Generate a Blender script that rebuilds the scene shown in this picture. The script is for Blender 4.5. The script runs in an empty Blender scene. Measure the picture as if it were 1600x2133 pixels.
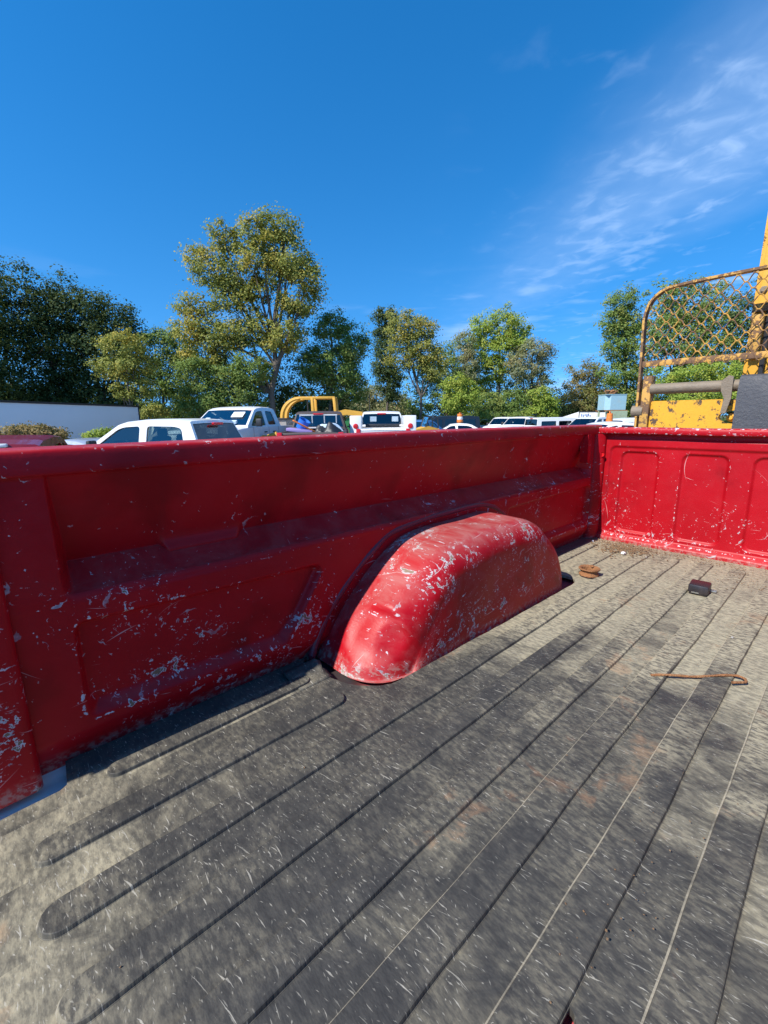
import bpy, bmesh, math, random
import numpy as np
from mathutils import Vector, Matrix
from mathutils.geometry import tessellate_polygon
S = bpy.context.scene
C = S.collection
R = math.radians
rng = np.random.default_rng(7)
random.seed(7)

# ------------------------------------------------------------------ camera, sky, sun, exposure
YAW, PITCH, ROLL, FPX, EYE = R(47.215), R(12.18), R(-0.46), 917.4, 0.62
fw = Vector((math.cos(YAW), math.sin(YAW), 0)); rt = Vector((math.sin(YAW), -math.cos(YAW), 0)); up = Vector((0, 0, 1))
cf = fw*math.cos(PITCH) - up*math.sin(PITCH); cu0 = fw*math.sin(PITCH) + up*math.cos(PITCH)
cr = rt*math.cos(ROLL) + cu0*math.sin(ROLL); cu = -rt*math.sin(ROLL) + cu0*math.cos(ROLL)
cam = bpy.data.cameras.new('camera'); camo = bpy.data.objects.new('camera', cam); C.objects.link(camo); S.camera = camo
cam.sensor_fit = 'HORIZONTAL'; cam.sensor_width = 36; cam.lens = 36*FPX/1600; cam.clip_start = 0.02; cam.clip_end = 3000
camo.matrix_world = Matrix(((cr.x, cu.x, -cf.x, 0), (cr.y, cu.y, -cf.y, 0), (cr.z, cu.z, -cf.z, EYE), (0, 0, 0, 1)))
SUN = Vector((-1.0, 0.098, 1.02)).normalized()
sl = bpy.data.lights.new('sun', 'SUN'); sl.energy = 5.0; sl.angle = R(0.53); sl.color = (1, .955, .88)
so = bpy.data.objects.new('sun', sl); C.objects.link(so); so.rotation_euler = SUN.to_track_quat('Z', 'Y').to_euler()
so.location = (-30, 5, 30)
S.view_settings.view_transform = 'Standard'; S.view_settings.look = 'None'; S.view_settings.gamma = 1
S.view_settings.exposure = 0.46

def pray(px, py): return cf*FPX + cr*(px-800) - cu*(py-1066.5)
def at(px, py, D):                      # the point seen at a pixel at forward distance D
    d = pray(px, py); h = d.x*fw.x + d.y*fw.y
    return Vector((0, 0, EYE)) + d*(D/h)

class NT:
    def __init__(s, nt): s.t = nt; s.n = nt.nodes; s.l = nt.links
    def put(s, sock, v):
        if isinstance(v, bpy.types.NodeSocket): s.l.new(v, sock)
        elif isinstance(v, (tuple, list)) and hasattr(sock.default_value, '__len__') and len(sock.default_value) == 4 and len(v) == 3: sock.default_value = (*v, 1)
        else: sock.default_value = v
    def nd(s, typ, ins=None, **kw):
        n = s.n.new(typ)
        for k, v in kw.items(): setattr(n, k, v)
        for k, v in (ins or {}).items(): s.put(n.inputs[k], v)
        return n
    def m(s, op, a, b=None, c=None, clamp=False):
        n = s.n.new('ShaderNodeMath'); n.operation = op; n.use_clamp = clamp
        s.put(n.inputs[0], a)
        if b is not None: s.put(n.inputs[1], b)
        if c is not None: s.put(n.inputs[2], c)
        return n.outputs[0]
    def v(s, op, a, b=None):
        n = s.n.new('ShaderNodeVectorMath'); n.operation = op; s.put(n.inputs[0], a)
        if b is not None: s.put(n.inputs['Scale'] if op == 'SCALE' else n.inputs[1], b)
        return n.outputs['Value'] if op in ('DOT_PRODUCT', 'LENGTH') else n.outputs[0]
    def ramp(s, f, lo, hi, a=0.0, b=1.0):
        n = s.nd('ShaderNodeMapRange', {0: f, 1: lo, 2: hi, 3: a, 4: b}); n.clamp = True; n.interpolation_type = 'SMOOTHSTEP'; return n.outputs[0]
    def mix(s, f, a, b):
        n = s.n.new('ShaderNodeMix'); n.data_type = 'RGBA'; s.put(n.inputs['Factor'], f); s.put(n.inputs[6], a); s.put(n.inputs[7], b); return n.outputs[2]
    def noise(s, vec, scale, detail=3, rough=.55, dist=0.0, dim='3D'):
        return s.nd('ShaderNodeTexNoise', {'Vector': vec, 'Scale': scale, 'Detail': detail, 'Roughness': rough, 'Distortion': dist}, noise_dimensions=dim).outputs[0]
    def sep(s, v): n = s.nd('ShaderNodeSeparateXYZ', {0: v}); return n.outputs
    def comb(s, x, y, z=0.0): return s.nd('ShaderNodeCombineXYZ', {0: x, 1: y, 2: z}).outputs[0]
    def strokes(s, vec, scale, length, width, keep, ang=None, curve=.8, seed=0.0):
        """short tapered marks, one per cell, with their own direction, length and bend"""
        sv = s.v('ADD', s.v('SCALE', vec, scale), (seed*13.7, seed*7.1, 0))
        vo = s.nd('ShaderNodeTexVoronoi', {'Vector': sv, 'Scale': 1.0, 'Randomness': 1.0}, voronoi_dimensions='2D')
        loc = s.v('SUBTRACT', sv, vo.outputs['Position']); col = s.nd('ShaderNodeSeparateColor', {0: vo.outputs['Color']}).outputs
        if ang is None: a = s.m('MULTIPLY', col[0], 6.283)
        else: a = s.m('MULTIPLY_ADD', col[0], ang[1], ang[0]-ang[1]/2)
        rot = s.nd('ShaderNodeVectorRotate', {'Vector': loc, 'Angle': a}, rotation_type='Z_AXIS').outputs[0]
        x, y, _ = s.sep(rot)
        bend = s.m('MULTIPLY', s.m('MULTIPLY', x, x), s.m('MULTIPLY_ADD', col[1], curve*4, -curve*2))
        y = s.m('ABSOLUTE', s.m('ADD', y, bend)); x = s.m('ABSOLUTE', x)
        ln = s.m('MULTIPLY_ADD', col[1], length*.8, length*.2)
        wd = s.m('MULTIPLY_ADD', col[2], width*.9, width*.25)
        d = s.m('SUBTRACT', s.m('MULTIPLY', wd, s.m('SUBTRACT', 1.0, s.m('DIVIDE', x, ln))), y)
        hs = s.m('FRACT', s.m('ADD', s.m('MULTIPLY', col[0], 57.3), s.m('MULTIPLY', col[2], 91.7)))
        on = s.m('LESS_THAN', hs, keep)
        return s.m('MULTIPLY', s.ramp(d, 0.0, width*.25), s.m('MULTIPLY', on, s.m('MULTIPLY_ADD', s.m('FRACT', s.m('MULTIPLY', hs, 37.0)), .6, .4)))

W = bpy.data.worlds.new('World'); S.world = W; W.use_nodes = True
w = NT(W.node_tree); bg = W.node_tree.nodes['Background']
sky = w.nd('ShaderNodeTexSky', sky_type='NISHITA', sun_disc=False, sun_elevation=math.asin(SUN.z), sun_rotation=math.atan2(SUN.x, SUN.y), altitude=300, air_density=1.0, dust_density=.0, ozone_density=5.0)
hs = w.nd('ShaderNodeHueSaturation', {'Hue': .498, 'Saturation': 1.30, 'Value': 1.58, 'Color': sky.outputs[0]})
tc = w.nd('ShaderNodeTexCoord').outputs['Generated']
dx, dy, dz = w.sep(tc)
w.l.new(w.comb(dx, dy, w.m('MULTIPLY_ADD', w.m('MAXIMUM', dz, 0.0), .80, .17)), sky.inputs[0])
zz = w.m('MAXIMUM', dz, .03)
uv = w.comb(w.m('DIVIDE', dx, zz), w.m('DIVIDE', dy, zz))
def skyuv(px, py):
    d = pray(px, py); return Vector((d.x/d.z, d.y/d.z))
sa, sb = skyuv(1180, 520), skyuv(1590, 240)
ang = math.atan2(sb.y-sa.y, sb.x-sa.x)
ruv = w.nd('ShaderNodeVectorRotate', {'Vector': uv, 'Angle': -ang}, rotation_type='Z_AXIS').outputs[0]
rx, ry, _ = w.sep(ruv)
def skyr(px, py):
    u = skyuv(px, py); return (u.x*math.cos(-ang)-u.y*math.sin(-ang), u.x*math.sin(-ang)+u.y*math.cos(-ang))
st = w.comb(w.m('MULTIPLY', rx, .55), w.m('MULTIPLY', ry, 1.7))
n1 = w.noise(st, 1.1, 4, .5, .4); n2 = w.noise(w.comb(w.m('MULTIPLY', rx, 1.9), w.m('MULTIPLY', ry, 2.2)), 3.2, 4, .5, .5)
# thin cirrus bank: a feathered band across the sky, with loose puffs above it; it thickens toward one side
b0 = skyr(1450, 330)[1]
band = w.m('ADD', w.m('SUBTRACT', ry, b0), w.m('MULTIPLY_ADD', n1, .7, -.35))
bandm = w.m('MULTIPLY', w.ramp(w.m('ABSOLUTE', band), .80, .05), w.ramp(n2, .25, .70, .66, 1.0))
patch = w.ramp(w.m('MULTIPLY_ADD', n1, .5, w.m('MULTIPLY', n2, .5)), .51, .66)
side = w.v('DOT_PRODUCT', w.nd('ShaderNodeVectorMath', {0: tc}, operation='NORMALIZE').outputs[0], tuple(rt*.93+fw*.37))
cl = w.m('MULTIPLY', w.m('ADD', w.m('MULTIPLY', bandm, .34), w.m('MULTIPLY', patch, .26)), w.ramp(side, .40, .86))
# low flat streaks above the horizon
az = w.m('ARCTAN2', dy, dx)
lowc = w.ramp(w.noise(w.comb(w.m('MULTIPLY', az, 5.0), w.m('MULTIPLY', dz, 26.0)), 1.0, 4, .5, .2), .54, .72)
lowc = w.m('MULTIPLY', w.m('MULTIPLY', lowc, w.ramp(dz, .30, .20)), w.ramp(side, .30, .62, .08, .42))
cl = w.m('ADD', cl, lowc, clamp=True)
skyc = w.mix(cl, hs.outputs[0], (4.9, 6.6, 9.4))
w.l.new(skyc, bg.inputs[0]); bg.inputs[1].default_value = 0.105

# ------------------------------------------------------------------ helpers
def mk(name, V, F, mat=None, parent=None, smooth=None, uv=None, attrs=None):
    me = bpy.data.meshes.new(name)
    if isinstance(F, np.ndarray):
        V = np.asarray(V, dtype=np.float32); n, k = F.shape
        me.vertices.add(len(V)); me.vertices.foreach_set('co', V.ravel())
        me.loops.add(n*k); me.loops.foreach_set('vertex_index', F.astype(np.int32).ravel())
        me.polygons.add(n); me.polygons.foreach_set('loop_start', np.arange(0, n*k, k, dtype=np.int32))
        me.update(calc_edges=True); me.validate()
    else:
        me.from_pydata([tuple(map(float, v)) for v in V], [], [tuple(f) for f in F]); me.update()
    if uv is not None:
        lay = me.uv_layers.new(name='UVMap'); li = np.zeros(len(me.loops), dtype=np.int32); me.loops.foreach_get('vertex_index', li)
        lay.data.foreach_set('uv', np.asarray(uv, dtype=np.float32)[li].ravel())
    for k, a in (attrs or {}).items():
        at_ = me.attributes.new(k, 'FLOAT', 'POINT'); at_.data.foreach_set('value', np.asarray(a, dtype=np.float32))
    if smooth is True: me.shade_smooth()
    elif smooth: me.shade_smooth(); me.set_sharp_from_angle(angle=R(smooth))
    if mat: me.materials.append(mat)
    o = bpy.data.objects.new(name, me); C.objects.link(o)
    if parent: o.parent = parent
    return o
def tag(o, label=None, cat=None, group=None, kind=None):
    for k, v in (('label', label), ('category', cat), ('group', group), ('kind', kind)):
        if v: o[k] = v
    return o
def thing(name, label, cat, loc=(0, 0, 0), rz=0.0, group=None):
    o = bpy.data.objects.new(name, None); C.objects.link(o); o.location = loc; o.rotation_euler = (0, 0, rz); o.empty_display_size = .2
    return tag(o, label, cat, group)
def copy_tree(o, parent=None):
    c = o.copy(); C.objects.link(c)
    if parent: c.parent = parent
    for ch in o.children: copy_tree(ch, c)
    return c
class MB:
    def __init__(s): s.V = []; s.F = []
    def add(s, V, F): b = len(s.V); s.V += [tuple(v) for v in V]; s.F += [tuple(i+b for i in f) for f in F]; return s
    def box(s, c, d, rot=None, bev=0.0):
        c = Vector(c); hx, hy, hz = d[0]/2, d[1]/2, d[2]/2
        if bev <= 0:
            V = [Vector((x, y, z)) for x in (-hx, hx) for y in (-hy, hy) for z in (-hz, hz)]
            F = [(0, 1, 3, 2), (4, 6, 7, 5), (0, 4, 5, 1), (2, 3, 7, 6), (0, 2, 6, 4), (1, 5, 7, 3)]
        else:
            bm = bmesh.new(); bmesh.ops.create_cube(bm, size=1)
            for v in bm.verts: v.co = Vector((v.co.x*d[0], v.co.y*d[1], v.co.z*d[2]))
            bmesh.ops.bevel(bm, geom=bm.edges[:], offset=bev, segments=2, profile=.5, affect='EDGES')
            bm.verts.index_update(); V = [v.co.copy() for v in bm.verts]; F = [[v.index for v in f.verts] for f in bm.faces]; bm.free()
        if rot is not None: V = [rot @ v for v in V]
        return s.add([v+c for v in V], F)
    def tube(s, pts, r, n=8, cap=True):
        pts = [Vector(p) for p in pts]; rs = r if isinstance(r, (list, tuple)) else [r]*len(pts)
        V = []; F = []; ref = None
        for i, p in enumerate(pts):
            t = (pts[min(i+1, len(pts)-1)] - pts[max(i-1, 0)]).normalized()
            if ref is None: ref = t.orthogonal().normalized()
            a = (ref - t*ref.dot(t)).normalized(); ref = a; b = t.cross(a)
            for k in range(n):
                th = 2*math.pi*k/n; V.append(p + (a*math.cos(th)+b*math.sin(th))*rs[i])
        for i in range(len(pts)-1):
            for k in range(n): F.append((i*n+k, i*n+(k+1) % n, (i+1)*n+(k+1) % n, (i+1)*n+k))
        if cap: F.append(tuple(range(n-1, -1, -1))); F.append(tuple((len(pts)-1)*n+k for k in range(n)))
        return s.add(V, F)
    def lathe(s, prof, n=24, axis='z', c=(0, 0, 0), closed=False):
        V = []; F = []; m = len(prof)
        for k in range(n):
            th = 2*math.pi*k/n
            for r, h in prof:
                x, y = r*math.cos(th), r*math.sin(th)
                V.append(Vector({'z': (x, y, h), 'y': (x, h, y), 'x': (h, x, y)}[axis])+Vector(c))
        for k in range(n):
            for i in range(m if closed else m-1):
                j = (i+1) % m; F.append((k*m+i, ((k+1) % n)*m+i, ((k+1) % n)*m+j, k*m+j))
        return s.add(V, F)
    def prism(s, poly, y0, y1, ax='y', holes=()):
        """polygon (with holes) extruded between two offsets"""
        loops = [list(poly)]+[list(h) for h in holes]
        flat = [p for l in loops for p in l]; n = len(flat)
        tri = tessellate_polygon([[Vector((p[0], p[1], 0)) for p in l] for l in loops])
        mp = {'y': lambda p, t: (p[0], t, p[1]), 'x': lambda p, t: (t, p[0], p[1]), 'z': lambda p, t: (p[0], p[1], t)}[ax]
        V = [mp(p, y0) for p in flat]+[mp(p, y1) for p in flat]; F = [tuple(t) for t in tri]+[tuple(i+n for i in reversed(t)) for t in tri]
        b = 0
        for l in loops:
            k = len(l)
            for i in range(k): F.append((b+i, b+(i+1) % k, b+(i+1) % k+n, b+i+n))
            b += k
        return s.add(V, F)
    def build(s, name, mat, parent=None, smooth=35, uv=None):
        o = mk(name, s.V, s.F, mat, parent, None, uv)
        bm = bmesh.new(); bm.from_mesh(o.data); bmesh.ops.recalc_face_normals(bm, faces=bm.faces[:]); bm.to_mesh(o.data); bm.free()
        if smooth: o.data.shade_smooth(); o.data.set_sharp_from_angle(angle=R(smooth))
        return o
def grid_faces(nu, nv):
    i = np.arange(nu-1)[:, None]*nv + np.arange(nv-1)[None, :]
    return np.stack([i, i+nv, i+nv+1, i+1], -1).reshape(-1, 4)
def sst(x, a, b): t = np.clip((x-a)/(b-a), 0, 1); return t*t*(3-2*t)
def sd_poly(px, py, poly):
    """signed distance to a polygon, negative inside"""
    d = np.full(px.shape, 1e9); ins = np.zeros(px.shape, bool); n = len(poly)
    for i in range(n):
        ax, ay = poly[i]; bx, by = poly[(i+1) % n]; ex, ey = bx-ax, by-ay
        t = np.clip(((px-ax)*ex+(py-ay)*ey)/(ex*ex+ey*ey), 0, 1)
        d = np.minimum(d, np.hypot(px-ax-t*ex, py-ay-t*ey))
        c = ((ay > py) != (by > py)) & (px < (bx-ax)*(py-ay)/((by-ay) if abs(by-ay) > 1e-9 else 1e-9)+ax)
        ins ^= c
    return np.where(ins, -d, d)
def inset(poly, r):
    c = np.mean(poly, 0); out = []
    n = len(poly); area = sum(poly[i][0]*poly[(i+1) % n][1]-poly[(i+1) % n][0]*poly[i][1] for i in range(n))
    sgn = 1 if area > 0 else -1
    for i in range(n):
        p0, p1, p2 = Vector(poly[i-1]), Vector(poly[i]), Vector(poly[(i+1) % n])
        e1 = (p1-p0).normalized(); e2 = (p2-p1).normalized(); n1 = Vector((-e1.y, e1.x))*sgn; n2 = Vector((-e2.y, e2.x))*sgn
        b = (n1+n2).normalized(); out.append(tuple(p1+b*(r/max(.3, b.dot(n1)))))
    return out
def rounded(poly, r, k=4):
    out = []; n = len(poly)
    for i in range(n):
        p0, p1, p2 = Vector(poly[i-1]), Vector(poly[i]), Vector(poly[(i+1) % n])
        rr = min(r, (p0-p1).length*.45, (p2-p1).length*.45)
        a = p1+(p0-p1).normalized()*rr; b = p1+(p2-p1).normalized()*rr
        for j in range(k+1):
            t = j/k; out.append(tuple(a*(1-t)**2+p1*2*t*(1-t)+b*t*t))
    return out

# ------------------------------------------------------------------ materials
def new_mat(name):
    m = bpy.data.materials.new(name); m.use_nodes = True; t = NT(m.node_tree); b = m.node_tree.nodes['Principled BSDF']; return m, t, b
def plain(name, col, rough=.5, metal=0.0, var=.15, scale=6.0, bump=0.0, spec=.5, dirt=None, coat=0.0):
    m, t, b = new_mat(name); co = t.nd('ShaderNodeTexCoord').outputs['Object']
    n = t.noise(co, scale, 5, .6)
    c = t.mix(n, tuple(x*(1-var) for x in col), tuple(min(1, x*(1+var)) for x in col))
    if dirt:
        n2 = t.noise(co, scale*.37, 6, .65); c = t.mix(t.ramp(n2, .52, .72, 0, dirt[1]), c, dirt[0])
    t.l.new(c, b.inputs['Base Color']); t.put(b.inputs['Roughness'], t.m('MULTIPLY_ADD', n, .25, rough-.12)); b.inputs['Metallic'].default_value = metal
    b.inputs['Specular IOR Level'].default_value = spec; b.inputs['Coat Weight'].default_value = coat
    if bump:
        bn = t.nd('ShaderNodeBump', {'Strength': bump, 'Distance': .01, 'Height': t.noise(co, scale*6, 4, .6)}); t.l.new(bn.outputs[0], b.inputs['Normal'])
    return m
def glass_mat(name, tint, gl=.08):
    m = bpy.data.materials.new(name); m.use_nodes = True; t = NT(m.node_tree); t.n.remove(t.n['Principled BSDF'])
    out = t.n['Material Output']; tr = t.nd('ShaderNodeBsdfTransparent', {0: tint}); g = t.nd('ShaderNodeBsdfGlossy', {'Color': (1, 1, 1), 'Roughness': .03})
    fr = t.nd('ShaderNodeFresnel', {'IOR': 1.5}).outputs[0]
    mx = t.nd('ShaderNodeMixShader', {0: t.m('ADD', fr, gl, clamp=True), 1: tr.outputs[0], 2: g.outputs[0]}); t.l.new(mx.outputs[0], out.inputs[0]); return m

def red_paint(name, base=(.46, .006, .016), chips=1.0, fade=0.0, film=.18, seed=0.0, low=.12, hi=.45):
    """old red truck paint: scratches, chips to grey primer and bare metal, more of them low down and on worn edges"""
    m, t, b = new_mat(name)
    uvn = t.nd('ShaderNodeUVMap').outputs[0]; co = t.nd('ShaderNodeTexCoord').outputs['Object']
    wear = t.nd('ShaderNodeAttribute', attribute_name='wear').outputs['Fac']
    fn = t.nd('ShaderNodeTexNoise', {'Vector': uvn, 'Scale': 62.0, 'Detail': 4.0, 'Roughness': .62}, noise_dimensions='2D')
    fine = fn.outputs[0]
    uvw = t.v('ADD', uvn, t.v('SCALE', t.v('SUBTRACT', fn.outputs['Color'], (.5, .5, .5)), .020))
    z = t.sep(co)[2]
    lowm = t.ramp(z, hi, low)                                        # cargo rubs the lower half
    bg_ = t.nd('ShaderNodeTexNoise', {'Vector': t.v('ADD', uvn, (seed, seed*.7, 0)), 'Scale': 3.4, 'Detail': 4.0, 'Roughness': .58}, noise_dimensions='2D')
    big = bg_.outputs[0]; bc = t.nd('ShaderNodeSeparateColor', {0: bg_.outputs['Color']}).outputs
    patch2 = t.noise(t.v('ADD', uvn, (seed*2, 0, 0)), 15.0, 5, .68, .3, '2D')
    dens = t.m('MULTIPLY', t.m('ADD', t.m('MULTIPLY', lowm, .7), t.m('MULTIPLY', wear, .8)), t.ramp(bc[1], .40, .62, .12, 1.25))
    dens = t.m('ADD', dens, .025); dens2 = t.m('MULTIPLY', dens, t.ramp(patch2, .42, .60, .12, 1.3))
    kd = lambda k: t.m('MULTIPLY', dens, k*chips)
    s1 = t.strokes(uvw, 11.5, .42, .060, kd(.85), curve=1.6, seed=seed+1)
    s2 = t.strokes(uvw, 42, .40, .075, t.m('MULTIPLY', dens2, .95*chips), curve=1.4, seed=seed+2)
    s3 = t.strokes(uvn, 5, .48, .007, kd(1.0), curve=.6, seed=seed+3)
    s4 = t.strokes(uvw, 90, .36, .14, t.m('MULTIPLY', dens2, .85*chips), curve=.8, seed=seed+4)
    s5 = t.strokes(uvn, 10, .47, .012, kd(1.1), ang=(0.05, .9), curve=.4, seed=seed+5)
    thr = t.m('SUBTRACT', .690, t.m('MULTIPLY', dens, .080*chips))
    raw = t.m('MULTIPLY_ADD', fine, .5, t.m('MULTIPLY', patch2, .5))
    chip = t.ramp(t.m('SUBTRACT', raw, thr), 0.0, .012)
    core = t.ramp(t.m('SUBTRACT', raw, thr), .03, .045)
    edge = t.ramp(t.m('MULTIPLY', wear, fine), .44, .50)
    mx = s1
    for q in (s2, s4, chip, edge): mx = t.m('MAXIMUM', mx, q)
    thin = t.m('MULTIPLY', t.m('MAXIMUM', s3, s5), .95)
    c = t.mix(big, tuple(x*.74 for x in base), tuple(x*1.2 for x in base))
    chalk = t.m('MULTIPLY', t.ramp(patch2, .40, .75), .02+fade)
    c = t.mix(chalk, c, (.50, .17, .17))
    c = t.mix(t.ramp(bc[2], .56, .75, 0, .5), c, tuple(x*.35 for x in base))
    prim = t.mix(t.ramp(fine, .3, .7), (.26, .27, .31), (.62, .62, .64))
    prim = t.mix(core, prim, (.20, .15, .09))
    c = t.mix(thin, c, (.58, .36, .36)); c = t.mix(t.m('MULTIPLY', mx, .92), c, prim)
    nz = t.sep(t.nd('ShaderNodeNewGeometry').outputs['Normal'])[2]
    dust = t.m('MULTIPLY', t.ramp(nz, .5, 1.0), t.ramp(patch2, .30, .72, film*.25, film))    # settled dust
    skirt = t.m('MULTIPLY', t.ramp(z, .028, .004), t.ramp(fine, .42, .62, .05, .55))
    c = t.mix(t.m('MAXIMUM', dust, skirt), c, (.36, .27, .23))
    t.l.new(c, b.inputs['Base Color'])
    rg = t.m('MULTIPLY_ADD', patch2, .25, .30); rg = t.m('ADD', rg, t.m('MULTIPLY', t.m('MAXIMUM', mx, chalk), .3))
    t.l.new(rg, b.inputs['Roughness']); b.inputs['Specular IOR Level'].default_value = .23
    hgt = t.m('ADD', t.m('MULTIPLY', t.noise(uvn, 3.2, 2, .5, 0, '2D'), 7.0), t.m('MULTIPLY', t.noise(uvn, 130.0, 2, .6, 0, '2D'), .45))
    bn = t.nd('ShaderNodeBump', {'Strength': .5, 'Distance': .0012, 'Height': hgt}); t.l.new(bn.outputs[0], b.inputs['Normal'])
    return m
M = {}
M['wall'] = red_paint('red_paint_side', base=(.40, .004, .0105), chips=1.3, low=.02, hi=.52, seed=0)
M['bulk'] = red_paint('red_paint_front', base=(.40, .004, .0105), chips=1.15, low=-.25, hi=.60, seed=5)
M['hump'] = red_paint('red_paint_wheel_housing', base=(.40, .004, .0105), chips=1.55, low=.16, hi=.60, fade=.18, film=.45, seed=9)
M['outer'] = plain('red_paint_outer', (.42, .006, .014), .3, var=.1, coat=.3)
M['sealer'] = plain('seam_sealer', (.17, .018, .032), .38, var=.3, scale=30, bump=.2)
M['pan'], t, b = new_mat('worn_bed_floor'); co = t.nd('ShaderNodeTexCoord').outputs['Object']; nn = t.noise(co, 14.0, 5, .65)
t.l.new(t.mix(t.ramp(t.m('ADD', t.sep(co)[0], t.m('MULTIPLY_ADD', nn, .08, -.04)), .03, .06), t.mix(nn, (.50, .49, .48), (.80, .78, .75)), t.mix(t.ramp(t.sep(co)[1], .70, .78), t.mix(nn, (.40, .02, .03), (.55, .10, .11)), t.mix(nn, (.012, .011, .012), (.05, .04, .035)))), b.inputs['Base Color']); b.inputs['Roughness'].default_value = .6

def rubber(name, rib):
    m, t, b = new_mat(name); uvn = t.nd('ShaderNodeUVMap').outputs[0]
    u, v, _ = t.sep(uvn)
    wear = t.nd('ShaderNodeAttribute', attribute_name='dust').outputs['Fac']
    bn_ = t.nd('ShaderNodeTexNoise', {'Vector': t.v('MULTIPLY', uvn, (1.0, 1.7, 1.0)), 'Scale': 3.0, 'Detail': 6.0, 'Roughness': .62, 'Distortion': .5}, noise_dimensions='2D')
    big = bn_.outputs[0]; bc = t.nd('ShaderNodeSeparateColor', {0: bn_.outputs['Color']}).outputs
    mid = t.noise(t.v('MULTIPLY', uvn, (1.0, .6, 1.0)), 15.0, 5, .7, .6, '2D')
    fn = t.nd('ShaderNodeTexNoise', {'Vector': t.v('MULTIPLY', uvn, (1.0, .42, 1.0)), 'Scale': 120.0, 'Detail': 4.0, 'Roughness': .68}, noise_dimensions='2D'); fine = fn.outputs[0]
    uvw = t.v('ADD', uvn, t.v('SCALE', t.v('SUBTRACT', fn.outputs['Color'], (.5, .5, .5)), .0026))
    far = t.ramp(u, .55, 1.6, 0, .30); tail = t.ramp(u, .40, -.1, 0, .14 if rib else .09)
    strip = t.m('FLOOR', t.m('DIVIDE', t.m('SUBTRACT', v, .0155), .1125))
    sn = t.noise(t.comb(t.m('MULTIPLY', u, 1.0), t.m('MULTIPLY', strip, 5.37), 0.0 if rib else 3.0), 1.7, 4, .55)
    amt = t.m('ADD', t.m('MULTIPLY_ADD', big, .30, t.m('MULTIPLY', mid, .30)), t.m('ADD', t.m('ADD', far, tail), t.m('MULTIPLY_ADD', sn, .86, -.285 if rib else -.235)))
    dust = t.ramp(amt, .47, .74)
    haze = t.m('MULTIPLY', t.ramp(t.m('MULTIPLY_ADD', bc[0], .6, t.m('MULTIPLY', mid, .4)), .36, .62, .02, .34), t.ramp(fine, .36, .66, .25, 1.0))
    dust = t.m('MULTIPLY', dust, t.ramp(v, .880, .835, .12, 1.0)); haze = t.m('MULTIPLY', haze, t.ramp(v, .880, .835, .2, 1.0))  # dust thinned along the wall so the shaded strip there looks black
    dust = t.m('MAXIMUM', t.m('MULTIPLY', dust, t.ramp(fine, .34, .60, (.30 if rib else .62), 1.0), clamp=True), haze)
    sd = t.ramp(bc[1], .36, .56, .35, 1.0)
    A = (R(83), .55)
    k1 = t.strokes(uvw, 22, .46, .026, t.m('MULTIPLY', sd, .85), ang=A, curve=.12, seed=1)
    k2 = t.strokes(uvw, 46, .46, .042, t.m('MULTIPLY', sd, 1.0), ang=A, curve=.25, seed=2)
    k3 = t.strokes(uvw, 95, .42, .085, t.m('MULTIPLY', sd, .8), ang=(math.pi/2, 1.2), curve=.3, seed=3)
    k4 = t.strokes(uvw, 15, .46, .010, t.m('MULTIPLY', sd, .25), ang=A, curve=.06, seed=4)
    scr = t.m('MAXIMUM', t.m('MAXIMUM', k1, k2), t.m('MAXIMUM', k4, t.m('MULTIPLY', k3, .75)))
    scr = t.m('MULTIPLY', scr, t.ramp(mid, .28, .62, .45, 1.15), clamp=True)
    edge = t.m('MULTIPLY', wear, t.ramp(mid, .25, .6, .35, 1.0))
    base = t.mix(t.m('MULTIPLY_ADD', mid, .5, t.m('MULTIPLY', fine, .5)), (.018, .018, .018), (.078, .075, .070))
    dc = t.mix(bc[2], (.44, .385, .255), (.31, .272, .19)); dc = t.mix(t.ramp(fine, .35, .7), t.mix(.28, dc, (.10, .092, .08)), dc)
    c = t.mix(dust, base, dc); c = t.mix(t.m('MULTIPLY', scr, .82), c, (.43, .40, .33)); c = t.mix(t.m('MULTIPLY', edge, .85), c, (.37, .33, .25))
    rs = t.ramp(t.m('MULTIPLY_ADD', bc[0], .6, t.m('MULTIPLY', mid, .4)), .585, .66, 0, .5); c = t.mix(t.m('MULTIPLY', rs, fine), c, (.28, .11, .04))
    t.l.new(c, b.inputs['Base Color'])
    t.l.new(t.m('MULTIPLY_ADD', dust, .30, .55), b.inputs['Roughness']); b.inputs['Specular IOR Level'].default_value = .16
    hgt = t.m('ADD', t.m('MULTIPLY', t.noise(t.v('MULTIPLY', uvn, (1.0, .5, 1.0)), 130.0, 2, .6, 0, '2D'), .9), t.m('MULTIPLY', t.noise(uvn, 8.0, 2, .5, 0, '2D'), 6.0))
    bn = t.nd('ShaderNodeBump', {'Strength': .6, 'Distance': .0016, 'Height': hgt}); t.l.new(bn.outputs[0], b.inputs['Normal'])
    return m
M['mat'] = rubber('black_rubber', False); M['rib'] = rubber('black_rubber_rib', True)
M['rust'] = plain('rusty_steel', (.30, .13, .05), .8, var=.45, scale=40, bump=.7, dirt=((.42, .24, .11), .7))
M['blackplastic'] = plain('black_plastic', (.022, .019, .022), .4, var=.2, scale=30, dirt=((.10, .075, .07), .5))
M['metal'] = plain('bare_metal', (.55, .54, .50), .35, metal=1.0, var=.1, scale=40)
M['debris'] = plain('leaf_litter', (.17, .10, .05), .9, var=.6, scale=60, dirt=((.34, .26, .16), .6))
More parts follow.
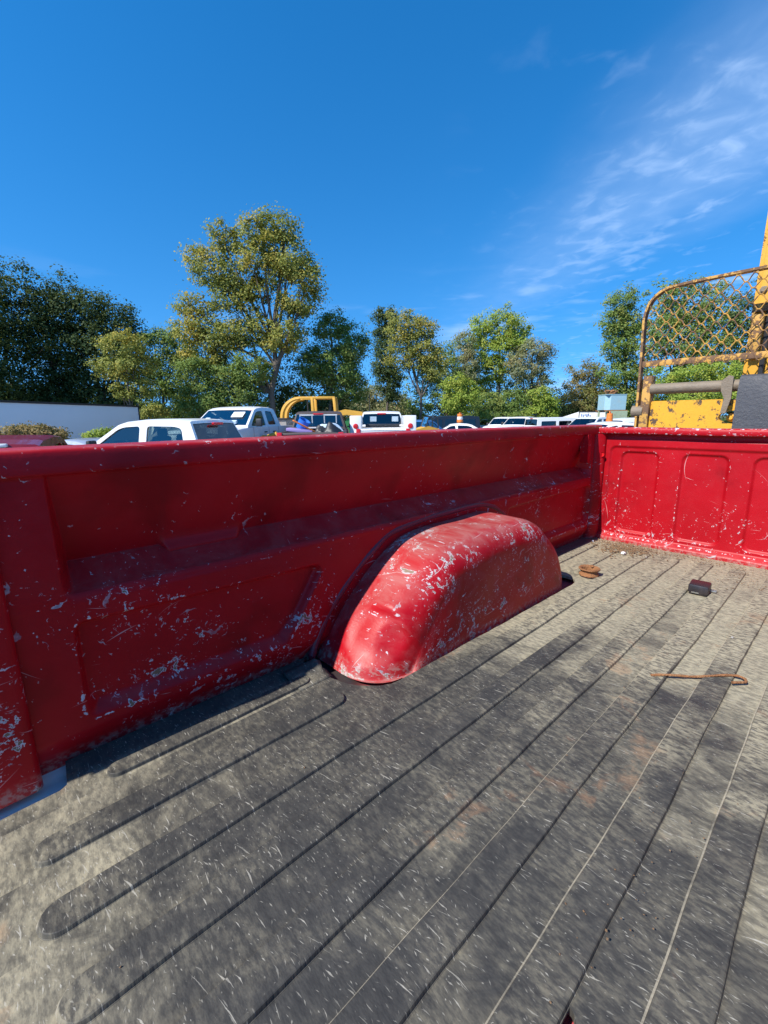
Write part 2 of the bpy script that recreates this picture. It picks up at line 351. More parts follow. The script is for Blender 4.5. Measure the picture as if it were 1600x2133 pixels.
def chipped(name, col, under, amount=.55, rough=.5, scale=9.0):
    m, t, b = new_mat(name); co = t.nd('ShaderNodeTexCoord').outputs['Object']
    n = t.noise(co, scale, 6, .68, .4); n2 = t.noise(co, scale*3.1, 5, .7)
    k = t.ramp(t.m('MULTIPLY_ADD', n, .6, t.m('MULTIPLY', n2, .4)), amount, amount+.045)
    u = t.mix(n2, tuple(x*.6 for x in under), tuple(x*1.4 for x in under))
    c = t.mix(k, t.mix(n2, tuple(x*.82 for x in col), tuple(x*1.12 for x in col)), u)
    t.l.new(c, b.inputs['Base Color']); t.put(b.inputs['Roughness'], t.m('MULTIPLY_ADD', k, .3, rough))
    bn = t.nd('ShaderNodeBump', {'Strength': .6, 'Distance': .002, 'Height': t.m('SUBTRACT', n2, k)}); t.l.new(bn.outputs[0], b.inputs['Normal'])
    return m
M['yellow'] = chipped('chipped_yellow_paint', (.72, .36, .018), (.09, .055, .035), .535, scale=13.0)
M['yellowrust'] = chipped('rust_streaked_yellow_paint', (.56, .30, .06), (.16, .09, .05), .475, .65, 14)
M['mastyellow'] = chipped('yellow_mast_paint', (.66, .33, .02), (.12, .07, .04), .555)
M['pipe'] = plain('dirty_steel_pipe', (.20, .155, .105), .6, metal=.0, var=.4, scale=18, bump=.3)
M['pad'] = plain('black_rubber_pad', (.045, .047, .055), .6, var=.3, scale=12, bump=.4, dirt=((.16, .15, .14), .4))
M['loader'] = plain('faded_yellow_paint', (.68, .36, .045), .5, var=.15, scale=4)
M['tyre'] = plain('tyre_rubber', (.02, .02, .02), .8, var=.2)
M['rim'] = plain('wheel_rim', (.45, .45, .46), .35, metal=.8, var=.1)
M['white'] = plain('white_car_paint', (.78, .78, .77), .3, var=.04, scale=1.5, coat=.4, dirt=((.62, .60, .56), .45))
M['dark'] = plain('dark_trim', (.025, .025, .027), .5, var=.2)
M['seat'] = plain('grey_seat_cloth', (.07, .065, .06), .9, var=.2)
M['redcar'] = plain('dark_red_car_paint', (.22, .012, .018), .3, var=.06, coat=.4)
M['bluecar'] = plain('blue_car_paint', (.05, .16, .38), .3, var=.05, coat=.4)
M['silver'] = plain('silver_car_paint', (.42, .45, .50), .3, metal=.3, var=.05, coat=.4)
M['brown'] = plain('faded_dark_brown_paint', (.07, .05, .045), .5, var=.25)
M['black'] = plain('black_car_paint', (.015, .015, .018), .25, var=.1, coat=.5)
M['red'] = plain('red_lens', (.55, .015, .02), .2, var=.05)
M['amber'] = plain('clear_lens', (.75, .75, .72), .15, var=.05)
M['glass'] = glass_mat('car_glass', (.42, .50, .48)); M['glassdark'] = glass_mat('dark_car_glass', (.05, .06, .065), .05)
M['shatter'] = glass_mat('crazed_windscreen', (.30, .40, .38), .22)
M['paper'] = plain('white_paper', (.8, .8, .8), .8, var=.03)
M['trailer'] = plain('white_trailer_skin', (.84, .85, .86), .45, var=.05, scale=.6, dirt=((.66, .70, .74), .5))
M['skyblue'] = plain('pale_blue_metal', (.30, .48, .55), .5, var=.12, dirt=((.40, .45, .40), .4))
M['palegreen'] = plain('faded_green_metal', (.35, .42, .28), .6, var=.2, dirt=((.25, .13, .07), .6))
M['green'] = plain('green_machine_paint', (.03, .17, .05), .4, var=.1)
M['orange'] = plain('orange_plastic', (.75, .20, .03), .45, var=.08); M['purple'] = plain('purple_plastic', (.30, .22, .48), .5, var=.1)
M['tarp'] = plain('pale_blue_sheet', (.55, .66, .72), .7, var=.12); M['bluepl'] = plain('blue_plastic', (.03, .16, .55), .4)
M['rustgrey'] = plain('rusting_grey_steel', (.30, .28, .26), .7, var=.2, scale=3, dirt=((.24, .11, .06), .8))
M['bluelogo'] = plain('blue_lettering', (.06, .16, .45), .5, var=.1)

# ------------------------------------------------------------------ pickup bed
bed = thing('pickup_bed', 'red steel pickup truck bed with scratched paint and a wheel housing', 'truck bed', (0, 0, -.05))
bed.location = (0, 0, 0)
X0, X1, YW = -.45, 2.325, .905  # sides carried on unseen past the tail posts, added to shade the mat
HUMP = [(.597, -.012), (.622, .03), (.655, .08), (.698, .13), (.758, .182), (.830, .232), (.892, .264), (.97, .277), (1.10, .284), (1.29, .285), (1.37, .268), (1.45, .227), (1.52, .167), (1.57, .097), (1.60, .03), (1.605, -.012)]
def wall_mesh():
    xs = np.concatenate([np.linspace(X0, .02, 24), np.linspace(.025, .12, 60), np.linspace(.124, .72, 160), np.linspace(.73, 1.42, 90), np.linspace(1.43, X1-.002, 150)])
    nX = len(xs)
    mid = sst(xs, .255, .272)*(1-sst(xs, .415, .445))                 # shallower stretch of the ledge
    dpt = .069-.022*mid; zb = .362-.014*mid
    bow = .004*np.sin(np.pi*np.clip((xs+.1)/2.4, 0, 1))
    cols = []; uvs = []; wears = []
    zl = np.concatenate([[-.06], np.linspace(-.012, .30, 90)])
    def put(y, z, s, wr): cols.append((y, z)); uvs.append(s); wears.append(wr)
    rearp = [(.084, .266), (.632, .252), (.505, .066), (.084, .072)]
    frontp = [(1.475, .268), (2.262, .278), (2.262, .075), (1.625, .075)]
    one = np.ones(nX)
    for z in zl:
        zz = one*z
        sd = np.minimum(sd_poly(xs, zz, inset(rearp, .020))-.020, sd_poly(xs, zz, inset(frontp, .025))-.025)
        lowb = np.clip((.125-z)/.03, 0, 1); rec = .022*(1-sst(sd, -.010-.018*lowb, .001))
        wr = np.exp(-(np.abs(sd-.003)/.006)**2)*.75 + .25*np.exp(-((z-.10)/.03)**2)
        put(YW+rec+.0016*np.sin(xs*7+z*9)+.024*np.clip((.055-z)/.055, 0, 1)**1.3, zz, z, wr)
    # lip and ledge
    for k in range(1, 7):
        a = k/6*math.pi/3; put(YW+.012*(1-math.cos(a))*(sst(xs, .076, .098)*(1-sst(xs, 2.235, 2.262))), one*(.30+.018*math.sin(a)/math.sin(math.pi/3)), .30+.004*k, one*(.8-.08*k))
    L0 = xs*0; lipL = sst(xs, .076, .098)*(1-sst(xs, 2.235, 2.262))
    for k in range(1, 15):
        t = k/14; d = .006+(dpt-.006)*t; z = .318+(zb-.318)*(t**1.25)
        # at the back the ledge rolls up into the panel
        put(YW+d*lipL, z, .33+.07*t, one*(.3*(1-t)+.1))
    for k in range(1, 41):
        t = (k/40)**1.5; z = zb+(.530-zb)*t; lf = .077+0*z; wdt = .006+.016*(1-t)
        msk = sst(xs, lf, lf+wdt)*(1-sst(xs, 2.215, 2.25))
        msk = np.minimum(msk, 1)
        d = .003+.066*(1-t)**1.0-.022*mid*math.exp(-(t/.10)**2)
        put(YW+(.002+d)*msk, z, .40+.172*t, .22*np.exp(-((xs-lf-.006)/.008)**2)+one*.02)
    # rail: underside, inner face, top, outer edge
    zr = lambda z: one*z+bow
    for y, z, s, wr in ((.904, .5305, .575, .2), (.8990, .5300, .579, .58), (.8972, .5312, .581, .62), (.8968, .534, .584, .4), (.8970, .545, .593, .08), (.8985, .560, .606, .08), (.8992, .5660, .611, .5), (.9003, .5690, .614, .62), (.9030, .5715, .618, .60), (.909, .5727, .623, .4), (.95, .574, .66, .3), (.985, .573, .70, .4), (.998, .567, .715, .58), (1.003, .555, .73, .5), (1.004, .52, .765, .2), (1.03, .44, .85, .1), (1.045, .30, 1.0, .1), (1.045, .10, 1.2, .2), (1.03, -.10, 1.4, .3), (1.0, -.28, 1.6, .4)):
        put(one*y+.0015*np.sin(xs*11+s*20), zr(z), s, one*wr)
    nC = len(cols)
    V = np.zeros((nX, nC, 3)); U = np.zeros((nX, nC, 2)); Wr = np.zeros((nX, nC))
    for j in range(nC): V[:, j, 0] = xs; V[:, j, 1] = cols[j][0]; V[:, j, 2] = cols[j][1]; U[:, j, 0] = xs; U[:, j, 1] = uvs[j]; Wr[:, j] = wears[j]
    F = grid_faces(nX, nC)
    # wheel opening through the outer skin only
    c = V.reshape(-1, 3)[F].mean(1)
    F = F[~((c[:, 1] > 1.01) & (np.hypot(c[:, 0]-1.08, (c[:, 2]+.2)) < .42))]
    return V.reshape(-1, 3), F, U.reshape(-1, 2), Wr.ravel()
V, F, U, Wr = wall_mesh()
side = mk('side_panel', V, F, M['wall'], bed, True, U, {'wear': Wr})
MIR = .165                                                            # the other side stands mirrored about y = MIR/2
V2 = V.copy(); V2[:, 1] = MIR-V2[:, 1]
mk('side_panel', V2, F[:, ::-1].copy(), M['wall'], bed, True, U, {'wear': Wr})

def bulk_mesh():
    ys = np.linspace(YW+.03, MIR-YW-.03, 620); n = len(ys); one = np.ones(n)
    cols = []; uvs = []; wears = []
    cen = MIR/2
    outer = [(-.80, -.05), (cen+(.847-cen), -.05), (cen+(.847-cen), .472), (MIR-.847, .472)]
    outer = [(MIR-.850, .030), (.850, .030), (.850, .474), (MIR-.850, .474)]
    pans = []
    for y1, y0 in ((.798, .630), (.543, .368), (.292, .124), (.040, -.128), (-.203, -.378), (-.465, -.633)):
        pans.append([(y0-.005, .052), (y1-.004, .052), (y1, .450), (y0, .450)])
    for z in np.linspace(-.012, .503, 190):
        zz = one*z; so_ = sd_poly(ys, zz, inset(outer, .03))-.03
        rec = .007*(1-sst(so_, -.012, .002)); wr = .35*np.exp(-(np.abs(so_)/.005)**2)
        for p in pans:
            s_ = sd_poly(ys, zz, inset(p, .034))-.034; rec = rec+.009*(1-sst(s_, -.012, .002)); wr = np.maximum(wr, .78*np.exp(-(np.abs(s_-.002)/.0045)**2))
        foot = -.016*(1-sst(np.array(z), .012, .036))
        cols.append((2.312+rec+foot+.002*np.sin(ys*6+z*7), zz)); uvs.append(z); wears.append(wr+.5*math.exp(-((z-.03)/.012)**2))
    for x, z, s, wr in ((2.316, .508, .512, .3), (2.322, .526, .535, .1), (2.318, .531, .54, .1), (2.290, .5315, .57, .2), (2.2835, .532, .577, .8), (2.281, .536, .582, .8), (2.2808, .545, .59, .3), (2.2815, .553, .598, .3), (2.2845, .5595, .605, .8), (2.291, .562, .612, .8), (2.31, .563, .63, .4), (2.352, .562, .67, .5), (2.357, .555, .68, .5), (2.358, .40, .84, .1), (2.358, -.05, 1.29, .1)):
        cols.append((one*x+.001*np.sin(ys*13), one*z+.0012*np.sin(ys*9+1))); uvs.append(s); wears.append(one*wr)
    nC = len(cols); V = np.zeros((n, nC, 3)); U = np.zeros((n, nC, 2)); Wr = np.zeros((n, nC))
    for j in range(nC): V[:, j, 1] = ys; V[:, j, 0] = cols[j][0]; V[:, j, 2] = cols[j][1]; U[:, j, 0] = ys; U[:, j, 1] = uvs[j]; Wr[:, j] = wears[j]
    return V.reshape(-1, 3), grid_faces(n, nC), U.reshape(-1, 2), Wr.ravel()
V, F, U, Wr = bulk_mesh()
mk('front_panel', V, F, M['bulk'], bed, True, U, {'wear': Wr})

def catmull(pts, n):
    P = np.array([pts[0]]+list(pts)+[pts[-1]], float); out = []
    for i in range(1, len(P)-2):
        for t in np.linspace(0, 1, n, endpoint=False):
            a, b, c, d = P[i-1], P[i], P[i+1], P[i+2]
            out.append(.5*((2*b)+(-a+c)*t+(2*a-5*b+4*c-d)*t*t+(-a+3*b-3*c+d)*t**3))
    out.append(P[-2]); return np.array(out)
def hump_mesh():
    A = catmull(HUMP, 12); n = len(A)
    T = np.gradient(A, axis=0); T /= np.linalg.norm(T, axis=1)[:, None]; Nn = np.stack([-T[:, 1], T[:, 0]], -1)     # outward (up)
    arc = np.concatenate([[0], np.cumsum(np.linalg.norm(np.diff(A, axis=0), axis=1))])
    rows = []; U = []; Wr = []
    r = .075+.045*np.exp(-((A[:, 0]-.62)/.14)**2)                     # the tail end is rounder
    Yin = .690
    ysf = [YW+.012]+list(np.linspace(YW-.01, Yin+.12, 14))
    cx, cz = 1.08, -.02
    for y in ysf:
        yy = np.maximum(y, Yin+r); rows.append((A[:, 0], yy, A[:, 1]-.10*np.clip(YW-yy, 0, 1)*.12)); U.append(YW-y); Wr.append(.15+0*r)
    base_drop = rows[-1][2]
    for k in range(1, 15):
        th = k/14*math.pi/2*.97
        off = r*(1-math.cos(th)); y = Yin+r*(1-math.sin(th))
        x = A[:, 0]-Nn[:, 0]*off; z = base_drop-Nn[:, 1]*off
        rows.append((x, y, np.maximum(z, -.012))); U.append(YW-Yin-.12+.11*k/14); Wr.append(.45*np.exp(-((k-7)/4.0)**2)+0*r)
    xr, yr, zr = rows[-1]
    for k in range(1, 23):
        t = k/22
        x = xr+(np.clip(xr, .66, 1.52)-xr)*t*.25; z = zr*(1-t)+(-.012)*t; y = yr-.012*t
        rows.append((x, y, z)); U.append(YW-Yin+.0+.28*t); Wr.append(.30*np.exp(-((t-.6)/.2)**2)+0*r)
    m = len(rows); V = np.zeros((n, m, 3)); UU = np.zeros((n, m, 2)); WW = np.zeros((n, m))
    for j in range(m): V[:, j, 0], V[:, j, 1], V[:, j, 2] = rows[j]; UU[:, j, 0] = arc; UU[:, j, 1] = U[j]; WW[:, j] = Wr[j]
    V = V.reshape(-1, 3)
    nd_ = V-np.array([1.08, .80, .05]); nd_ /= np.linalg.norm(nd_, axis=1)[:, None]
    def dent(c, rad, dep, ring=0.0):
        d = np.linalg.norm((V-np.array(c))/np.array(rad), axis=1); return dep*np.exp(-d**4)-ring*np.exp(-((d-1.15)/.22)**2)
    dd = dent((.665, .765, .085), (.080, .075, .068), .012, .004)+dent((.705, .72, .055), (.055, .05, .05), .006, .002)+dent((.71, .74, .145), (.05, .06, .018), -.003)+dent((.80, .72, .20), (.06, .05, .04), .005)+dent((1.15, .69, .12), (.10, .05, .06), .004)+dent((1.45, .70, .18), (.06, .05, .05), .005)
    dd = dd+.0025*np.sin(V[:, 0]*21+V[:, 1]*17)*np.sin(V[:, 2]*23+1)
    V = V-nd_*dd[:, None]
    WW = WW.ravel()+np.clip(dent((.67, .71, .04), (.08, .07, .06), .6), 0, 1)+np.clip(dent((.74, .70, .10), (.05, .05, .07), .4), 0, 1)
    return V, grid_faces(n, m), UU.reshape(-1, 2), np.minimum(WW, .62)
V, F, U, Wr = hump_mesh()
hump = mk('wheel_housing', V, F, M['hump'], bed, True, U, {'wear': Wr})
V2 = V.copy(); V2[:, 1] = MIR-V2[:, 1]
mk('wheel_housing', V2, F[:, ::-1].copy(), M['hump'], bed, True, U, {'wear': Wr})
# bead of seam sealer along the arch
A = catmull([(x+(-.022 if x < .9 else .02 if x > 1.3 else 0), z+(.0 if z < .03 else .022)) for x, z in HUMP], 6)
b = MB(); b.tube([(x, YW+.007+.0012*math.sin(i*.6), max(z, .0)) for i, (x, z) in enumerate(A)], .0105, 10); b.build('seam_sealer', M['sealer'], bed, True)
# tail posts
for sgn, yb in ((1, 0), (-1, MIR)):
    f = lambda y: yb+sgn*y
    b = MB(); b.prism(rounded([(-.115, f(.882)), (-.004, f(.886)), (.004, f(.894)), (.004, f(.925)), (-.115, f(.945))], .008, 3), -.012, .534, 'z')
    o = b.build('tail_post', M['wall'], bed, 40)
    n_ = len(o.data.vertices); co = np.zeros(n_*3); o.data.vertices.foreach_get('co', co); co = co.reshape(-1, 3)
    lay = o.data.uv_layers.new(name='UVMap'); li = np.zeros(len(o.data.loops), dtype=np.int32); o.data.loops.foreach_get('vertex_index', li)
    lay.data.foreach_set('uv', np.stack([co[:, 0]+co[:, 1]*.7, co[:, 2]], -1)[li].ravel().astype(np.float32))
    a_ = o.data.attributes.new('wear', 'FLOAT', 'POINT'); a_.data.foreach_set('value', np.full(n_, .55, dtype=np.float32))
def uvbox(o, wear=.3):
    me = o.data; n_ = len(me.vertices); co = np.zeros(n_*3); me.vertices.foreach_get('co', co); co = co.reshape(-1, 3)
    lay = me.uv_layers.new(name='UVMap'); li = np.zeros(len(me.loops), dtype=np.int32); me.loops.foreach_get('vertex_index', li)
    lay.data.foreach_set('uv', np.stack([co[:, 0]+co[:, 1]*.8, co[:, 2]+co[:, 1]*.3], -1)[li].ravel().astype(np.float32))
    a_ = me.attributes.new('wear', 'FLOAT', 'POINT'); a_.data.foreach_set('value', np.full(n_, wear, dtype=np.float32)); return o
# stake pocket bracket and corner post at the front
b = MB(); b.prism(rounded([(2.150, .530), (2.192, .530), (2.200, .405), (2.192, .392), (2.165, .395)], .006, 2), .892, .930, 'y'); uvbox(b.build('corner_bracket', M['wall'], bed, 30))
b = MB(); b.prism(rounded([(2.262, .897), (2.30, .868), (2.318, .868), (2.318, .94), (2.262, .94)], .012, 3), -.012, .531, 'z'); uvbox(b.build('corner_post', M['wall'], bed, 40), .15)
b = MB(); b.lathe([(0, 0), (.009, 0), (.011, -.002), (.011, -.004)], 16, 'x', (2.29, .874, .43)); b.build('sun_spot', M['red'], bed)  # red disc painted in for a spot of sunlight through a hole
# steel floor with stamped channels
b = MB()
ypan = np.linspace(MIR-YW-.09, YW+.09, 240); zp = -.014-.012*(sst(np.abs(((ypan+.02) % .15)-.075), .025, .045))
xp = np.array([-.46, -.06, 2.33]); Vp = np.array([(x, y, z) for x in xp for y, z in zip(ypan, zp)])
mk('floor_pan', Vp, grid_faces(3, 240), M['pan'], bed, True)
b = MB(); b.box((-.470, MIR/2, -.045), (.03, 2*YW-MIR+.06, .07), bev=.005); b.build('tail_sill', M['outer'], bed)
for x in (.25, .9, 1.7, 2.2):
    b = MB(); b.box((x, MIR/2, -.085), (.10, 1.75, .09), bev=.008); b.build('cross_member', M['rustgrey'], bed)

# ------------------------------------------------------------------ rubber mat with moulded ribs
matt = thing('bed_mat', 'dusty scuffed black rubber mat with long moulded ribs covering the truck bed floor', 'mat', (0, 0, -.012))
matt.location = (0, 0, 0)
YE = .857
out = [(-.42, MIR-YE), (-.42, .838), (-.12, .836), (-.03, .842), (.022, .846), (.034, YE-.004), (.040, .920), (.535, .921)]
cut = rounded([(.545, .921), (.556, .80), (.575, .735), (.640, .676), (1.10, .668), (1.60, .664), (1.648, .69), (1.648, .76), (1.62, .921)], .03, 5)
out += cut+[(2.0, .920), (2.25, .918), (2.302, .87), (2.298, .4), (2.304, .1), (2.30, -.3), (2.302, MIR-.87), (2.25, MIR-.918), (2.0, MIR-.920)]
out += [(x, MIR-y) for x, y in reversed(cut)]+[(.535, MIR-.921), (.04, MIR-.92), (.034, MIR-YE)]
hole = rounded([(.330, .124), (.360, .130), (.376, .129), (.381, .122), (.374, .114), (.352, .110), (.325, .114)], .005, 3)
def seg(poly, mx=.04):
    o = []
    for i, p in enumerate(poly):
        q = poly[(i+1) % len(poly)]; k = max(1, int(math.hypot(q[0]-p[0], q[1]-p[1])/mx))
        for j in range(k): o.append((p[0]+(q[0]-p[0])*j/k, p[1]+(q[1]-p[1])*j/k))
    return o
rr = random.Random(3)
out = [(x+rr.uniform(-.0012, .0012), y+rr.uniform(-.0012, .0012)) for x, y in seg(out)]
b = MB(); b.prism(out, -.0105, 0, 'z', holes=[hole])
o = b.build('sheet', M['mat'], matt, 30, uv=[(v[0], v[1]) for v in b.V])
ribY = [.806, .697, .577, .4615, .3475, .2365, .126, .0155, -.095, -.206, -.318, -.431, -.545]
def rib_mesh(y0, xa, xb, wd=.051, seed=0):
    n = int((xb-xa)/.02); xs = np.linspace(xa, xb, n); r_ = np.random.default_rng(seed)
    ph = r_.uniform(0, 6, 4)
    wob = lambda x: .0016*np.sin(x*4.1+ph[0])+.0007*np.sin(x*13+ph[1])+.0004*np.sin(x*37+ph[2])
    loop = []
    rad = wd/2
    for a in np.linspace(-math.pi/2, math.pi/2, 11): loop.append((xb-rad+rad*math.cos(a), y0+rad+rad*math.sin(a)))
    for x in xs[::-1][2:-2]: loop.append((x, y0+wd))
    for a in np.linspace(math.pi/2, 3*math.pi/2, 11): loop.append((xa+rad+rad*math.cos(a), y0+rad+rad*math.sin(a)))
    for x in xs[2:-2]: loop.append((x, y0))
    L = np.array(loop); n = len(L); c = np.stack([np.clip(L[:, 0], xa+rad, xb-rad), np.full(n, y0+rad)], -1); d = L-c
    V = []; U = []; D = []
    for s, h, du in ((1.13, -.002, .0), (1.09, .0004, .9), (1.008, .0008, 1.0), (.985, .0044, .5), (.95, .0064, .12), (.90, .0072, .0)):
        ss = np.where(d[:, 1] > .3*rad, 1+(s-1)*1.0, 1+(s-1)*(.35 if s > 1 else 1)); q = c+d*ss[:, None]; V.append(np.stack([q[:, 0], q[:, 1]+wob(q[:, 0]), np.full(n, h)], -1)); U.append(q)
        sun = (d[:, 1] > 0)*.80+.12                                  # settled dust, painted paler on the sunward flank than on the shaded one
        D.append(np.full(n, du)*sun)
    # centre spine
    V = np.concatenate(V); U = np.concatenate(U); D = np.concatenate(D)
    F = []
    for k in range(5):
        for i in range(n): F.append((k*n+i, k*n+(i+1) % n, (k+1)*n+(i+1) % n, (k+1)*n+i))
    b = 5*n; half = n//2
    tri = tessellate_polygon([[Vector((V[b+i][0], V[b+i][1], 0)) for i in range(n)]])
    F += [(b+t[2], b+t[1], b+t[0]) if False else (b+t[0], b+t[1], b+t[2]) for t in tri]
    return V, F, U, D
def add_rib(y0, xa, xb, wd=.051, seed=0):
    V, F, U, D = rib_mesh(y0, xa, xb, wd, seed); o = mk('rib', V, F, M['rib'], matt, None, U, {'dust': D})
    bm = bmesh.new(); bm.from_mesh(o.data); bmesh.ops.recalc_face_normals(bm, faces=bm.faces[:]); bm.to_mesh(o.data); bm.free(); o.data.shade_smooth(); o.data.set_sharp_from_angle(angle=R(24))
    if o.data.polygons[len(o.data.polygons)-1].normal.z < 0: o.data.flip_normals()
    return o
for i, y in enumerate(ribY):
    xa = -.022-.002*((i*7) % 5)-(.16 if i in (4, 6) else 0); xb = 2.215-.015*((i*5) % 4)
    if i in (0, len(ribY)-1+5):
        add_rib(y+.006, .09, .515, .036, i); add_rib(y, 1.72, xb-.03, .045, i+40)
    elif i == 1: add_rib(y, xa, .535, .051, i); add_rib(y, 1.70, xb, .051, i+40)
    elif i == len(ribY)-1: add_rib(y, xa, .535, .051, i); add_rib(y, 1.70, xb, .051, i+40)
    else: add_rib(y, xa, xb, .0515, i)
# torn corner of the mat lifted beside the wheel housing
n = 14; Vt = []; rr = random.Random(8)
for i in range(n):
    for j in range(8):
        u, v = i/(n-1), j/7; x = .475+.085*u+rr.uniform(-.002, .002)*(u > .9)*3; y = .800+.085*v*(1-.25*u)
        z = .002+.022*(v**1.8)*(.35+.65*u); Vt.append((x, y, z+.0006*rr.random()))
o = mk('torn_flap', np.array(Vt), grid_faces(n, 8), M['mat'], matt, True, [(v[0], v[1]) for v in Vt])
sm = o.modifiers.new('thickness', 'SOLIDIFY'); sm.thickness = .006; sm.offset = -1

# ------------------------------------------------------------------ things lying in the bed
def jit(rnd, s): return Vector((rnd.uniform(-s, s), rnd.uniform(-s, s), rnd.uniform(-s, s)))
rg = thing('rusty_ring', 'small rusty steel ring lying on the mat by the wheel housing', 'ring', (1.705, .658, .006), .4)
b = MB(); b.lathe([(.030, 0), (.036, .001), (.0365, .005), (.031, .008), (.030, .020), (.037, .023), (.0395, .027), (.038, .030), (.030, .029), (.0275, .024), (.027, .006), (.028, 0)], 36, 'z', closed=True)
rr = random.Random(2); b.V = [(x*(1+rr.uniform(-.02, .02)), y*(1+rr.uniform(-.02, .02)), z+rr.uniform(-.0008, .0008)) for x, y, z in b.V]
b.build('band', M['rust'], rg, 60)
b = MB(); b.box((.03, -.01, .028), (.02, .014, .005), Matrix.Rotation(.5, 3, 'Z'), .0015); b.build('tab', M['rust'], rg)
ad = thing('power_adapter', 'small black plug-in power adapter with two metal prongs lying on the mat', 'adapter', (1.815, .318, .0), R(-86))
b = MB(); b.box((0, 0, .022), (.060, .070, .032), bev=.006); b.build('casing', M['blackplastic'], ad)
b = MB(); b.box((0, 0, .0062), (.052, .062, .008), bev=.002); b.build('base', M['blackplastic'], ad)
for s in (-1, 1):
    b = MB(); b.box((.038, .012+s*.0065, .014), (.020, .0018, .0065), bev=.0005); b.build('prong', M['metal'], ad)
b = MB(); b.box((-.008, -.0352, .010), (.022, .001, .004)); b.build('label_strip', M['metal'], ad)
hk = thing('hook_rod', 'thin rusty steel rod bent into a hook at one end on the mat', 'rod', (1.114, .264, .0))
h1 = Vector((.140, -.137, 0)); e = h1.normalized(); nn = Vector((-e.y, e.x, 0))
pts = [Vector((0, 0, .0085))+e*(h1.length*t)+nn*(-.002*math.sin(t*3.1))+Vector((0, 0, .002*math.sin(t*9))) for t in np.linspace(0, 1, 12)]
cen = pts[-1]-nn*.014
for a in np.linspace(80, -85, 9): pts.append(cen+(e*math.cos(R(a))+nn*math.sin(R(a)))*.014)
pts.append(cen-nn*.015-e*.026)
b = MB(); b.tube(pts, [.0031+.0005*math.sin(i*2.1) for i in range(len(pts))], 8); b.build('shaft', M['rust'], hk, 60)
# dead leaves and grit: flakes and crumbs swept into the front corner
rr = random.Random(11); b = MB()
def crumbs(n, cx, cy, sx, sy, s0, s1, flat=.35):
    for _ in range(n):
        x, y = rr.gauss(cx, sx), rr.gauss(cy, sy)
        if not (-.2 < x < 2.27 and -.6 < y < .84) or (.5 < x < 1.68 and y > .66): continue
        s = rr.uniform(s0, s1); k = rr.randint(4, 6); a0 = rr.random()*6; t1, t2 = rr.uniform(-.4, .4), rr.uniform(-.4, .4)
        P = [];
        for i in range(k):
            a = a0+6.283*i/k; r_ = s*rr.uniform(.5, 1); P.append((x+r_*math.cos(a), y+r_*math.sin(a), .008+s*.3+r_*math.cos(a)*t1+r_*math.sin(a)*t2))
        top = [(p[0]*.6+x*.4, p[1]*.6+y*.4, p[2]+s*flat) for p in P]
        b.add(P+top, [tuple(range(k-1, -1, -1)), tuple(range(k, 2*k))]+[(i, (i+1) % k, (i+1) % k+k, i+k) for i in range(k)])
crumbs(620, 2.17, .69, .06, .07, .002, .0075); crumbs(320, 2.235, .50, .035, .20, .0015, .0055); crumbs(130, 2.05, .20, .07, .08, .001, .004); crumbs(120, 2.2, .15, .06, .3, .001, .004)
crumbs(70, 1.2, .1, .5, .3, .0008, .0022); crumbs(40, .62, .12, .12, .03, .0008, .002)
tag(b.build('leaf_litter', M['debris'], None, None), 'brown crumbs of dead leaf and grit swept against the front panel', 'debris', kind='stuff')
rr = random.Random(5)
for k in range(6):
    x, y = (2.17+rr.gauss(0, .05), .68+rr.gauss(0, .06)) if k < 5 else (rr.uniform(.4, 2.0), rr.uniform(.0, .5))
    if k == 0: x, y = 2.09, .665
    b = MB(); s = rr.uniform(.004, .006) if k else .011
    P = [Vector((math.cos(a), math.sin(a), 0))*s*rr.uniform(.7, 1.1) for a in np.linspace(0, 5.4, 7)]
    b.add([p+Vector((0, 0, .006)) for p in P]+[p*.75+Vector((0, 0, .006+s*.7)) for p in P]+[Vector((0, 0, .006+s*.95))], [(i, (i+1) % 7, (i+1) % 7+7, i+7) for i in range(7)]+[(i+7, (i+1) % 7+7, 14) for i in range(7)])
    o = b.build('pebble', M['paper'] if k in (0, 3) else M['rustgrey'], None, 60); o.location = (x, y, 0)
    tag(o, 'pale pebble, the largest, among leaf litter at the far corner of the mat' if k == 0 else 'tiny stone crumb lying on the dusty ribbed mat', 'pebble', None if k == 0 else 'stone crumbs on the mat')
# ------------------------------------------------------------------ ground
GZ = -1.33
def gz(x, y):
    f = x*fw.x+y*fw.y; r = x*rt.x+y*rt.y
    d2 = ((f-18)/8)**2+((r+3.5)/6)**2
    return GZ+.26*math.exp(-d2*d2)-.1*max(0, min(1, (f-60)/80))
ax_ = np.sinh(np.linspace(-5.2, 5.2, 130))*12.0
Vg = np.array([(x, y, gz(x, y)+(.03*math.sin(x*.9)*math.sin(y*.7) if abs(x)+abs(y) < 120 else 0)-.03) for x in ax_ for y in ax_])
m, t, b = new_mat('gravel_lot'); co = t.nd('ShaderNodeTexCoord').outputs['Object']
n1 = t.noise(co, .25, 6, .6); n2 = t.noise(co, 9.0, 5, .7)
c = t.mix(n2, (.16, .14, .115), (.34, .31, .26)); ln = t.v('LENGTH', co)
c = t.mix(t.ramp(t.m('ADD', ln, t.m('MULTIPLY', n1, 30.0)), 48.0, 62.0), c, t.mix(n2, (.05, .07, .02), (.12, .13, .04)))
t.l.new(c, b.inputs['Base Color']); b.inputs['Roughness'].default_value = .95
bn = t.nd('ShaderNodeBump', {'Strength': .6, 'Distance': .03, 'Height': n2}); t.l.new(bn.outputs[0], b.inputs['Normal'])
tag(mk('ground', Vg, grid_faces(130, 130), m, None, True), kind='structure')

